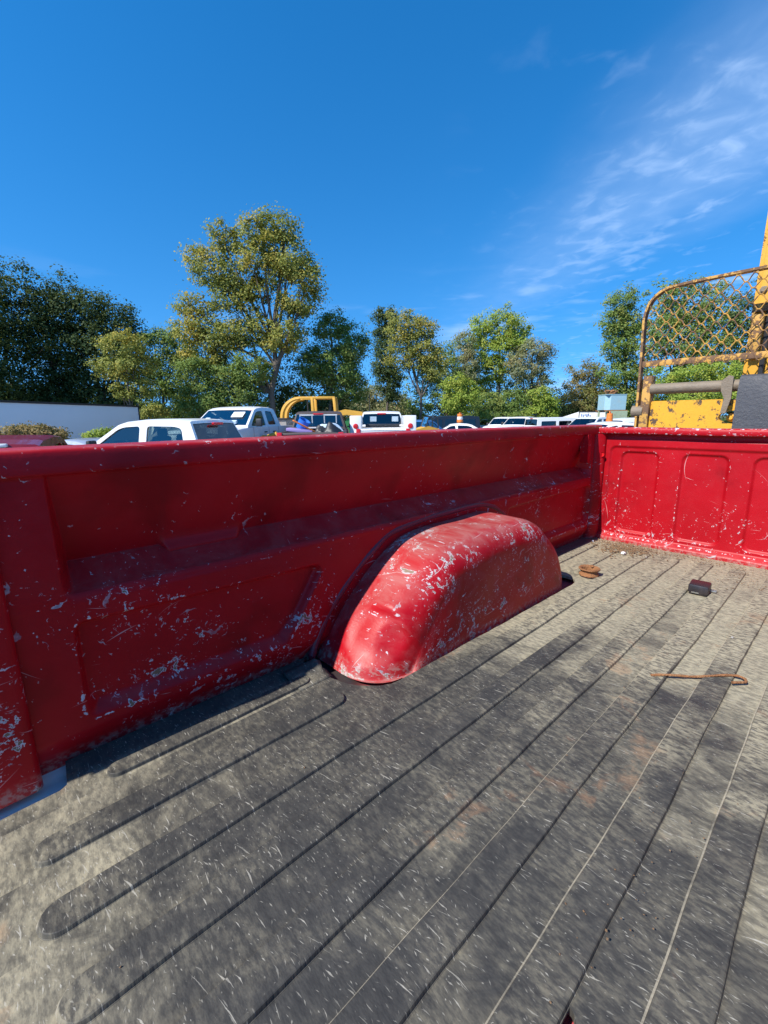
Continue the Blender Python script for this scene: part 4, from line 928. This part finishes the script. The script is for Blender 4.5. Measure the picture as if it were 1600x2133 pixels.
for y in (-.4, .4):
    g = MB(); g.box((0, y, ez/2-.03), (.80, .04, ez-.08)); g.build('side_plate', M['rustgrey'], bn_, None)
g = MB(); g.box((0, 0, ez-.04), (1.0, .95, .06), bev=.01); g.build('rim_flange', M['dark'], bn_)
sk = thing('yellow_skid_machine', 'small yellow machine with a black framed clear screen beside the blue car', 'machine', place(884, 20.5, 0), R(150))
ez = EYE-sk.location.z
g = MB(); g.prism([(-.6, .4), (-.6, ez-.55), (-.1, ez-.42), (.7, ez-.62), (.75, .4)], -.4, .4, 'y'); g.build('hood', M['loader'], sk, 30)
g = MB(); g.tube([(-.55, -.38, ez-.5), (-.5, -.38, ez-.05), (-.3, -.38, ez+.04), (-.1, -.38, ez), (.05, -.38, ez-.45)], .025, 6); g.build('screen_frame', M['dark'], sk); g = MB(); g.tube([(-.55, .38, ez-.5), (-.5, .38, ez-.05), (-.3, .38, ez+.04), (-.1, .38, ez), (.05, .38, ez-.45)], .025, 6); g.build('screen_frame', M['dark'], sk)
g = MB(); g.add([(-.1, -.36, ez-.02), (-.1, .36, ez-.02), (.05, .36, ez-.45), (.05, -.36, ez-.45)], [(0, 1, 2, 3)]); g.build('screen', M['shatter'], sk, None)
for y in (-.45, .45):
    for x in (-.35, .4): wheel(sk, x, y, .3, .2)
bk = thing('yellow_bracket_arm', 'small yellow steel arm low between the wrecked pickup and the old brown pickup', 'machine arm', place(573, 14.0, 0), R(45))
ez = EYE-bk.location.z
g = MB(); g.tube([(0, -.1, .1), (0, -.1, ez-.62), (.05, .0, ez-.48), (.1, .25, ez-.56), (.1, .42, ez-.64)], .06, 8); g.build('arm', M['loader'], bk)
g = MB(); g.box((0, 0, .06), (.6, .6, .12), bev=.02); g.build('foot_plate', M['loader'], bk)
g = MB(); g.lathe([(0, -.07), (.09, -.07), (.09, .07), (0, .07)], 14, 'x', (.1, .42, ez-.62)); g.build('pivot', M['loader'], bk)

# ------------------------------------------------------------------ forklift holding the bed
FX, FC = 2.95, .05
fk = thing('yellow_forklift', 'worn yellow forklift with expanded mesh load guard and mast behind the red front panel', 'forklift', (FX, FC, GZ))
o_ = Vector((FX, FC, GZ))
def L(x, y, z): return (x-FX, y-FC, z-GZ)
def sym(y): return (y, 2*FC-y)
curve = catmull([(.945, .52), (.953, .90), (.960, 1.10), (.961, 1.164), (.947, 1.224), (.917, 1.268), (.868, 1.298), (.795, 1.307), (.60, 1.312), (.40, 1.313), (FC, 1.316)], 6)
full = [tuple(p) for p in curve]+[(2*FC-p[0], p[1]) for p in reversed(curve[:-1])]
# frame: a flat bar bent round the guard
fv = []; ff = []; n = len(full)
for i, (y, z) in enumerate(full):
    y0, z0 = full[max(i-1, 0)]; y1, z1 = full[min(i+1, n-1)]; tt = Vector((y1-y0, z1-z0)).normalized(); nn = Vector((-tt.y, tt.x))
    for dxx, dn in ((-.022, .006), (.022, .006), (.022, -.006), (-.022, -.006)): fv.append(L(FX+dxx, y+nn.x*dn, z+nn.y*dn))
for i in range(n-1):
    for k in range(4): ff.append((i*4+k, i*4+(k+1) % 4, (i+1)*4+(k+1) % 4, (i+1)*4+k))
g = MB(); g.add(fv, ff); guard = g.build('guard_frame', M['yellowrust'], fk, 40)
g = MB(); g.box(L(FX-.004, FC, .908), (.014, 1.81, .032), bev=.003); g.build('guard_bar', M['yellowrust'], fk)
topz = lambda y: float(np.interp(abs(y-FC), [abs(p[0]-FC) for p in reversed(curve)][:], [p[1] for p in reversed(curve)])) if abs(y-FC) < .905 else .0
per, dzs = .0665, .0345
for k in range(13):
    zc = .900+dzs*k; run = []; runs = []
    for y in np.arange(.955, 2*FC-.955, -per/8):
        ph = y/per*2*math.pi; wv = max(-1, min(1, 1.12*math.sin(ph)))*(1 if k % 2 else -1); z = zc+wv*dzs*.5
        inside = (z < topz(y)+.004) and abs(y-FC) < .906
        if abs(y-FC) > .86: inside = inside and z < topz(y)
        if inside: run.append(L(FX-.012-.004*wv*(1 if k % 2 else -1), y, z))
        elif run: runs.append(run); run = []
    if run: runs.append(run)
    g = MB()
    for q in runs:
        if len(q) > 3: g.tube(q, .0031, 4)
    if g.V: g.build('mesh_strand', M['yellowrust'], guard, None)
for s in (1, -1):
    yy = lambda y: FC+s*(y-FC)
    g = MB(); g.box(L(FX+.01, yy(.905), .66), (.07, .046, .36), bev=.004); g.build('carriage_post', M['yellowrust'], fk)
    g = MB(); g.lathe([(.0, -.03), (.035, -.03), (.035, .03), (0, .03)], 14, 'y', L(FX+.0, yy(.945), .64)); g.build('bracket', M['pipe'], fk)
    g = MB(); g.tube([L(FX-.01, yy(.885), .765), L(FX-.01, yy(.30), .765)], .0295, 16); g.build('pipe', M['pipe'], fk)
    g = MB(); pl = [(.550, .83), (.575, .80)]
    g.prism([L(0, a, z)[1:] for a, z in ((yy(.548), .79), (yy(.520), .815), (yy(.500), .81), (yy(.498), .70), (yy(.512), .625), (yy(.535), .625), (yy(.528), .70), (yy(.545), .74))], L(FX-.052, 0, 0)[0], L(FX-.038, 0, 0)[0], 'x'); g.build('clamp_hook', M['pipe'], fk)
    hole_ = [L(0, yy(.488+.062*math.cos(a)), .605+.034*math.sin(a))[1:] for a in np.linspace(0, 2*math.pi, 16, endpoint=False)]
    g = MB(); g.prism([L(0, yy(.880), .30)[1:], L(0, yy(.880), .690)[1:], L(0, yy(.872), .698)[1:], L(0, yy(.25), .698)[1:], L(0, yy(.25), .30)[1:]], L(FX+.0, 0, 0)[0], L(FX+.04, 0, 0)[0], 'x', holes=[hole_]); g.build('carriage_plate', M['yellow'], fk, 30)
    g = MB(); g.lathe([(0, -.03), (.010, -.03), (.011, -.012), (.022, -.010), (.023, .0), (.014, .004), (.014, .08)], 12, 'x', L(FX+.03, yy(.497), .602)); g.build('bolt', M['yellow'], fk)
    g = MB(); g.prism([L(FX-.07, 0, .80)[0::2], L(FX+.0, 0, .80)[0::2], L(FX+.0, 0, .30)[0::2], L(FX-.09, 0, .30)[0::2], L(FX-.09, 0, .72)[0::2]], L(0, yy(.470), 0)[1], L(0, yy(.10), 0)[1], 'y'); g.build('rubber_pad', M['pad'], fk, 30)
    g = MB(); g.tube([L(FX-.042, yy(.470), .788), L(FX-.042, yy(.10), .788)], .026, 14); g.build('pad_roll', M['pad'], fk)
    g = MB(); g.tube([L(3.13+.01*math.sin(z*3), yy(.435+.006*math.sin(z*5)), z) for z in np.linspace(.2, 2.6, 20)], .012, 8); g.build('hydraulic_hose', M['dark'], fk)
    for z in (.75, 1.25, 1.75):
        g = MB(); g.lathe([(0, -.016), (.012, -.016), (.013, -.004), (.02, -.003), (.02, .0)], 6, 'x', L(3.135, yy(.470), z)); g.build('bolt', M['pipe'], fk)
    # mast channels
    g = MB(); pr = [(3.16, yy(.508)), (3.30, yy(.508)), (3.30, yy(.38)), (3.27, yy(.38)), (3.27, yy(.485)), (3.19, yy(.485)), (3.19, yy(.38)), (3.16, yy(.38))]
    g.prism([L(x, y, 0)[:2] for x, y in pr], .25, 2.62-GZ, 'z'); g.build('mast_channel', M['mastyellow'], fk, 30)
    g = MB(); g.box(L(3.145, yy(.462), 1.0), (.02, .05, 3.0), bev=.002); g.build('mast_wear_strip', M['mastyellow'], fk)
    g = MB(); g.box(L(3.12, yy(.47), 1.02), (.05, .05, .22), bev=.01); g.box(L(3.12, yy(.46), 1.16), (.04, .08, .04)); g.build('roller_bracket', M['yellowrust'], fk)
    # fork under the bed
    g = MB(); g.prism([L(3.0, 0, .3)[0::2], L(2.95, 0, .3)[0::2], L(2.93, 0, -.14)[0::2], L(1.2, 0, -.15)[0::2], L(1.2, 0, -.17)[0::2], L(2.98, 0, -.20)[0::2]], L(0, yy(.36), 0)[1], L(0, yy(.23), 0)[1], 'y'); g.build('fork', M['pipe'], fk, 30)
    for x, r_ in ((3.75, .42), (5.35, .36)): wheel(fk, x-FX, s*.48, r_, .3)
    for x in (3.7, 5.0):
        g = MB(); bar(g, L(x, FC+s*.36, -.2), L(x+.12, FC+s*.34, 1.0), .07); g.build('overhead_guard_post', M['mastyellow'], fk)
for z in (.0, 1.7):
    g = MB(); g.box(L(3.25, FC, z), (.06, .80, .12), bev=.01); g.build('mast_crossbar', M['mastyellow'], fk)
g = MB(); g.box(L(3.22, FC, .9), (.09, .09, 2.6)); g.build('lift_cylinder', M['pipe'], fk, None)
g = MB(); g.prism([L(x, 0, z)[0::2] for x, z in ((3.5, -1.0), (3.45, -.45), (3.9, -.35), (4.4, -.55), (4.7, -.3), (5.8, -.25), (5.95, -.6), (5.9, -1.05))], -.42, .42, 'y'); g.build('chassis', M['mastyellow'], fk, 30)
g = MB(); g.box(L(4.55, FC, -.15), (.5, .5, .14), bev=.05); g.box(L(4.78, FC, .12), (.12, .48, .55), bev=.05); g.build('seat', M['dark'], fk)
g = MB()
for x in np.linspace(3.8, 5.1, 7): g.box(L(x, FC, 1.02), (.05, .74, .04))
g.build('overhead_guard', M['mastyellow'], fk, None)
# ------------------------------------------------------------------ trees
def leaf_mat(name, ca, cb, cc, trans=.35):
    m = bpy.data.materials.new(name); m.use_nodes = True; t = NT(m.node_tree); t.n.remove(t.n['Principled BSDF']); out = t.n['Material Output']
    ge = t.nd('ShaderNodeNewGeometry'); rnd = ge.outputs['Random Per Island']; co = t.nd('ShaderNodeTexCoord').outputs['Object']
    n = t.noise(co, .45, 2, .5)
    c = t.mix(rnd, ca, cb); c = t.mix(t.ramp(t.m('ADD', n, t.m('MULTIPLY', t.m('SUBTRACT', rnd, .5), .25)), .48, .70), c, cc)
    d = t.nd('ShaderNodeBsdfDiffuse', {0: c}); tr = t.nd('ShaderNodeBsdfTranslucent', {0: t.mix(.5, c, (.32, .36, .05))}); gl = t.nd('ShaderNodeBsdfGlossy', {'Color': (1, 1, 1), 'Roughness': .6})
    mx = t.nd('ShaderNodeMixShader', {0: trans, 1: d.outputs[0], 2: tr.outputs[0]}); mx2 = t.nd('ShaderNodeMixShader', {0: .012, 1: mx.outputs[0], 2: gl.outputs[0]})
    t.l.new(mx2.outputs[0], out.inputs[0]); return m
LM = dict(dark=leaf_mat('dark_green_leaves', (.028, .056, .020), (.060, .100, .034), (.085, .115, .036), .22),
    mid=leaf_mat('green_leaves', (0.119, 0.198, 0.042), (0.215, 0.294, 0.068), (0.294, 0.311, 0.077)),
    olive=leaf_mat('olive_leaves', (0.198, 0.231, 0.051), (0.343, 0.343, 0.082), (0.478, 0.374, 0.072)),
    bright=leaf_mat('bright_green_leaves', (0.207, 0.311, 0.042), (0.343, 0.431, 0.068), (0.431, 0.446, 0.072), .4),
    grey=leaf_mat('grey_green_leaves', (0.184, 0.215, 0.104), (0.311, 0.319, 0.159), (0.366, 0.286, 0.135)),
    brown=leaf_mat('browning_leaves', (0.189, 0.162, 0.061), (0.324, 0.243, 0.081), (0.176, 0.203, 0.054)),
    dry=leaf_mat('dry_grass', (.20, .14, .055), (.36, .26, .11), (.26, .20, .08), .2))
M['bark'] = plain('grey_bark', (.13, .105, .085), .9, var=.35, scale=3, bump=.6)
def tubes(paths):
    V = []; F = []; n = 6
    for pts, r0, r1 in paths:
        pts = np.array(pts); m = len(pts); b = len(V); ref = np.array([.3, .9, .2])
        for i in range(m):
            tt = pts[min(i+1, m-1)]-pts[max(i-1, 0)]; tt = tt/(np.linalg.norm(tt)+1e-9); a = ref-tt*ref.dot(tt); a /= np.linalg.norm(a)+1e-9; c = np.cross(tt, a); r_ = r0+(r1-r0)*i/(m-1)
            for k in range(n): th = 2*math.pi*k/n; V.append(pts[i]+(a*math.cos(th)+c*math.sin(th))*r_)
        for i in range(m-1):
            for k in range(n): F.append((b+i*n+k, b+i*n+(k+1) % n, b+(i+1)*n+(k+1) % n, b+(i+1)*n+k))
    return np.array(V), np.array(F)
TN = 0
def tree(name, label, px, D, lobes, mat, leaves=9000, leaf=.22, trunk=.16, clump=.55, group=None, cat='tree', bare=0, forks=None, dens=1.0, up_=.25, base_dz=0):
    """lobes: (px, py, half width px, half height px) of the crown's masses, turned into metres at distance D"""
    global TN; TN += 1; r_ = np.random.default_rng(TN*17+3)
    base = spot(px, D); base.z += base_dz; root = thing(name, label, cat, base.to_tuple(), 0, group)
    B = np.array(base); RT = np.array(rt); FW = np.array(fw)
    k = D/FPX
    LB = [(np.array(at(a, c, D))-B, w_*k*1.04, h_*k*.98) for a, c, w_, h_ in lobes]
    vol = np.array([w_*w_*h_ for _, w_, h_ in LB])**.62; vol /= vol.sum()
    nc = max(8, int(leaves*dens/34)); P = []; A = []; paths = []
    top = max(c[2] for c, _, _ in LB)
    low = min(LB, key=lambda q: q[0][2])
    # trunk rises through the crown
    cen = sum(c*v_ for (c, _, _), v_ in zip(LB, vol)); hi = max(LB, key=lambda q: q[0][2])[0]
    tp = [np.zeros(3)]; N_ = 9
    for i in range(1, N_):
        t = i/(N_-1); q = np.array([hi[0]*t**1.6, hi[1]*t**1.6, hi[2]*t])+r_.normal(0, trunk*.55, 3)*np.array([1, 1, 0]); tp.append(q)
    if forks is not False: paths.append((tp, trunk, trunk*.22))
    tp = np.array(tp)
    for (c, w_, h_), v_ in zip(LB, vol):
        n = max(2, int(nc*v_)); depth = w_*.85
        d = r_.normal(size=(n, 3)); d /= np.linalg.norm(d, axis=1)[:, None]; rad = r_.uniform(.25, 1, n)**.5
        # crumple the surface so that the outline is uneven
        bump = 1+.16*np.sin(d[:, 0]*5+c[0])+.14*np.sin(d[:, 2]*6+c[1]*2)
        q = c+(d[:, :1]*w_*RT+d[:, 1:2]*depth*FW+d[:, 2:3]*h_*np.array([0, 0, 1]))*(rad*bump)[:, None]
        q[:, 2] = np.maximum(q[:, 2], .15)
        P.append(q); A.append(d)
        if forks is not False:
            j = min(N_-2, max(1, int((c[2]/max(top, .1))*.62*(N_-1)))); st = tp[j]
            m_ = 6; mid = [st+(c-st)*t+np.array([0, 0, -.12*np.linalg.norm(c-st)*math.sin(t*math.pi)])*.6+r_.normal(0, .07, 3)*w_*.4*(0 < t < 1) for t in np.linspace(0, 1, m_)]
            paths.append((mid, trunk*.5, trunk*.14))
            for s in range(min(9, max(3, n//10))):
                e = q[r_.integers(n)]; s0 = mid[r_.integers(2, m_)]; paths.append(([s0, s0+(e-s0)*.5+r_.normal(0, .08, 3), e], trunk*.17, trunk*.04))
    P = np.concatenate(P); A = np.concatenate(A)
    for s in range(bare):                                             # twigs beyond the leaves
        e = P[r_.integers(len(P))]; dv = (e-cen); paths.append(([e-dv*.3, e+r_.normal(0, .15, 3), e+dv*.22+r_.normal(0, .25, 3)], trunk*.12, trunk*.03))
    if paths:
        V, F = tubes(paths); mk('trunk', V, F, M['bark'], root, True)
    nl = int(leaves*2.0); leaf = leaf*.90; ci = r_.integers(len(P), size=nl); cs = r_.uniform(.55, 1.25, len(P))*clump
    off = r_.normal(size=(nl, 3))*np.array([1, 1, .72])*(cs[ci]*.55)[:, None]
    pos = P[ci]+off; pos[:, 2] = np.maximum(pos[:, 2], .05)
    nr = off/(np.linalg.norm(off, axis=1)[:, None]+1e-6)*.6+A[ci]*.5+r_.normal(size=(nl, 3))*.65+np.array([0, 0, up_])+np.array(SUN)*.55; nr /= np.linalg.norm(nr, axis=1)[:, None]
    tg = np.cross(nr, r_.normal(size=(nl, 3))); tg /= np.linalg.norm(tg, axis=1)[:, None]; bt = np.cross(nr, tg)
    s_ = leaf*r_.uniform(.55, 1.2, nl)[:, None]
    V = np.stack([pos-tg*s_*.5, pos+bt*s_*.30+nr*s_*.06, pos+tg*s_*.5, pos-bt*s_*.30+nr*s_*.06], 1).reshape(-1, 3)
    mk('crown', V, np.arange(nl*4).reshape(-1, 4), LM[mat], root, False)
    return root
# dark wood on the left
G = 'dark trees behind the trailer'
tree('oak_tree', 'tall dark tree at the left edge behind the trailer, the highest there', 18, 40, [(-40, 640, 80, 85), (30, 645, 60, 88), (20, 760, 110, 95), (60, 840, 90, 40)], 'dark', 15000, .27, .3, .8, G)
tree('oak_tree', 'dark tree with a double top second from the left edge', 110, 42, [(95, 640, 45, 66), (140, 655, 40, 70), (120, 740, 75, 90), (120, 835, 70, 45)], 'dark', 13000, .27, .28, .75, G)
tree('oak_tree', 'dark tree with sloping right shoulder behind the trailer end', 215, 43, [(190, 655, 52, 52), (240, 675, 45, 50), (262, 725, 36, 55), (215, 765, 80, 85), (220, 840, 70, 40)], 'dark', 14000, .27, .28, .75, G)
tree('oak_tree', 'dark tree filling the wood beyond the left frame edge', -90, 36, [(-90, 650, 90, 95), (-80, 770, 120, 100)], 'dark', 8000, .3, .3, .9, G)
tree('slender_tree', 'small pale leafed tree with bare lower limbs above the trailer end', 272, 33, [(262, 722, 46, 30), (228, 765, 32, 24), (278, 770, 44, 34), (250, 815, 22, 18), (298, 812, 24, 20), (320, 858, 34, 14)], 'olive', 6500, .19, .11, .4)
tree('mixed_tree', 'green tree between the dark wood and the tall tree', 345, 44, [(325, 720, 40, 34), (372, 722, 36, 40), (345, 775, 55, 45), (335, 840, 60, 42)], 'mid', 11000, .24, .2, .65)
tree('vine_covered_shrub', 'vine hung shrub left of the tall tree foot above the wrecked pickup', 415, 36, [(410, 780, 34, 40), (400, 840, 30, 45), (440, 830, 36, 45)], 'mid', 6500, .2, .1, .5, cat='shrub')
# the tall cottonwood
tree('tall_cottonwood', 'tallest tree with a broad olive crown and pale trunk behind the wrecked pickup', 568, 38,
    [(462, 492, 26, 30), (445, 560, 52, 42), (545, 485, 46, 36), (590, 480, 26, 30), (530, 560, 60, 55), (605, 545, 48, 42), (640, 590, 34, 34), (620, 625, 40, 36), (490, 620, 46, 34), (405, 640, 34, 28), (395, 690, 38, 24), (455, 700, 55, 36), (520, 690, 42, 40), (430, 745, 46, 26), (590, 700, 48, 40)], 'olive', 24000, .25, .30, .62, bare=10)
tree('mixed_tree', 'green tree right of the tall cottonwood leaning over the yellow loader', 690, 41, [(690, 690, 40, 42), (735, 715, 32, 40), (700, 760, 55, 45), (725, 810, 40, 40), (660, 760, 40, 40)], 'mid', 12000, .23, .2, .6)
tree('understory_thicket', 'dense dark thicket under the tall cottonwood behind the loader', 600, 43, [(480, 820, 70, 55), (560, 800, 60, 60), (640, 820, 70, 60), (700, 850, 60, 40), (520, 870, 120, 25)], 'dark', 12000, .24, .1, .7, cat='thicket', forks=None)
tree('understory_shrub', 'leafy green shrub behind the left cab of the wrecked pickup', 475, 37, [(470, 790, 40, 34), (520, 770, 44, 36), (500, 830, 46, 36)], 'mid', 6500, .2, .1, .5, cat='shrub')
tree('low_shrub', 'low pale green shrub line in the gap behind the service pickup', 785, 60, [(745, 830, 40, 32), (785, 828, 36, 30), (825, 840, 36, 30), (770, 860, 80, 22)], 'grey', 8000, .3, .1, .8, cat='shrub')
# middle group
tree('poplar_tree', 'narrow dark poplar at the left of the middle group', 808, 50, [(795, 680, 15, 38), (815, 670, 16, 30), (800, 745, 22, 50), (812, 790, 26, 40)], 'dark', 7500, .24, .16, .55)
tree('slim_trunk_tree', 'green tree on a slim pale trunk right of the poplar', 880, 46, [(845, 685, 34, 36), (880, 690, 30, 34), (840, 740, 36, 40), (885, 740, 40, 34), (905, 765, 28, 30)], 'olive', 9500, .22, .17, .55)
tree('mixed_tree', 'dense green tree behind the slim pale trunk', 930, 54, [(915, 770, 40, 45), (950, 745, 32, 42), (900, 830, 60, 45), (960, 830, 60, 45)], 'mid', 9500, .26, .18, .65)
tree('bright_maple', 'bright green tree topping the middle group', 1040, 50, [(1040, 680, 44, 36), (1000, 700, 24, 34), (1075, 705, 32, 32), (1040, 735, 55, 32), (1010, 775, 40, 34)], 'bright', 11000, .25, .18, .6)
tree('half_bare_tree', 'thin greyish tree with bare twigs right of the bright green crown', 1105, 47, [(1110, 735, 34, 34), (1140, 740, 16, 22), (1085, 770, 36, 34), (1120, 785, 24, 26)], 'grey', 5500, .2, .15, .5, bare=30)
tree('half_bare_tree', 'thin greyish tree with bare twigs left of the bright green crown', 965, 48, [(970, 715, 20, 36), (978, 760, 26, 30), (955, 790, 24, 24)], 'grey', 3200, .19, .14, .45, bare=26)
tree('yellow_green_shrub', 'yellow green sapling glowing low in the middle group', 958, 41, [(950, 800, 22, 22), (975, 815, 24, 22), (955, 835, 30, 20)], 'bright', 4500, .2, .08, .4, cat='shrub')
tree('round_bush', 'rounded dark green bush behind the far row of cars', 1048, 44, [(1020, 845, 36, 24), (1060, 835, 40, 26), (1085, 850, 30, 24), (1040, 868, 60, 14)], 'mid', 7500, .2, .08, .5, cat='bush')
tree('yellow_green_shrub', 'yellow green sapling right of the rounded dark bush', 1132, 43, [(1128, 825, 22, 20), (1140, 845, 26, 22), (1115, 860, 24, 14)], 'bright', 4200, .2, .08, .4, cat='shrub')
tree('understory_thicket', 'dark thicket behind the middle group of trees', 1060, 58, [(980, 830, 70, 42), (1060, 810, 70, 45), (1140, 825, 70, 38), (1060, 860, 140, 24), (1200, 845, 50, 30)], 'dark', 11000, .3, .1, .8, cat='thicket')
# right group
tree('browning_tree', 'sparse browning tree left of the tall right tree', 1228, 50, [(1225, 775, 34, 26), (1205, 805, 26, 24), (1250, 800, 30, 28), (1225, 835, 50, 26)], 'brown', 6000, .22, .13, .55, bare=22)
tree('right_poplar', 'tall green tree left of the forklift guard', 1300, 44, [(1300, 632, 26, 34), (1278, 672, 26, 26), (1310, 680, 28, 36), (1290, 725, 34, 30), (1300, 780, 40, 40), (1320, 835, 46, 40)], 'mid', 11500, .23, .17, .55)
tree('right_wood_tree', 'broad green tree seen through the forklift mesh guard', 1425, 42, [(1400, 640, 50, 50), (1450, 645, 50, 55), (1500, 640, 45, 55), (1420, 720, 70, 50), (1500, 720, 60, 55), (1370, 700, 40, 50), (1440, 790, 90, 45)], 'mid', 14000, .25, .22, .65)
tree('right_wood_tree', 'darker tree right of the forklift mast at the frame edge', 1590, 40, [(1590, 650, 60, 60), (1640, 700, 80, 80), (1580, 770, 60, 60)], 'dark', 7000, .27, .22, .7)
tree('yellow_green_shrub', 'yellow green thicket seen under the forklift mesh guard', 1460, 36, [(1400, 790, 36, 26), (1450, 780, 40, 26), (1510, 775, 40, 26), (1450, 825, 80, 28), (1540, 815, 40, 34)], 'bright', 8000, .2, .09, .45, cat='shrub')
tree('understory_thicket', 'dark thicket along the right behind the blue cabinet', 1330, 50, [(1260, 840, 40, 32), (1320, 840, 50, 34), (1390, 840, 60, 36), (1470, 840, 60, 36), (1560, 840, 60, 36)], 'dark', 8500, .26, .1, .7, cat='thicket')
tree('dry_bush', 'clump of dry brown weeds in front of the trailer', 66, 15, [(40, 900, 55, 16), (85, 902, 42, 14), (112, 908, 26, 10), (60, 925, 70, 20)], 'dry', 7000, .10, .02, .16, cat='bush', forks=False, up_=0)
tree('green_bush', 'small yellow green bush between the trailer and the white crew cab', 205, 16, [(205, 910, 24, 13), (222, 904, 18, 10), (192, 925, 22, 16)], 'bright', 4200, .09, .02, .16, cat='bush', forks=False)
# the far wood closing the horizon: one mass of foliage behind everything
r_ = np.random.default_rng(99); n = 26000; V0 = []
pxs = r_.uniform(-250, 1850, n); Ds = r_.uniform(60, 72, n)
hpx = 34+16*np.sin(pxs*.011)+10*np.sin(pxs*.031+1)+7*np.sin(pxs*.083)+26*(pxs < 760)
ys = 885-r_.uniform(0, 1, n)**.8*hpx*r_.uniform(.75, 1.05, n)
pos = np.array([tuple(at(a, c, d)) for a, c, d in zip(pxs, ys, Ds)])
nr = r_.normal(size=(n, 3))+np.array([-.4, -.3, .5]); nr /= np.linalg.norm(nr, axis=1)[:, None]; tg = np.cross(nr, r_.normal(size=(n, 3))); tg /= np.linalg.norm(tg, axis=1)[:, None]; bt = np.cross(nr, tg); s_ = r_.uniform(.35, .75, n)[:, None]
V = np.stack([pos-tg*s_*.5, pos+bt*s_*.3, pos+tg*s_*.5, pos-bt*s_*.3], 1).reshape(-1, 3)
tag(mk('far_wood', V, np.arange(n*4).reshape(-1, 4), LM['dark'], None, False), 'far low belt of dark woodland closing the horizon behind the trees', 'woodland', kind='stuff')
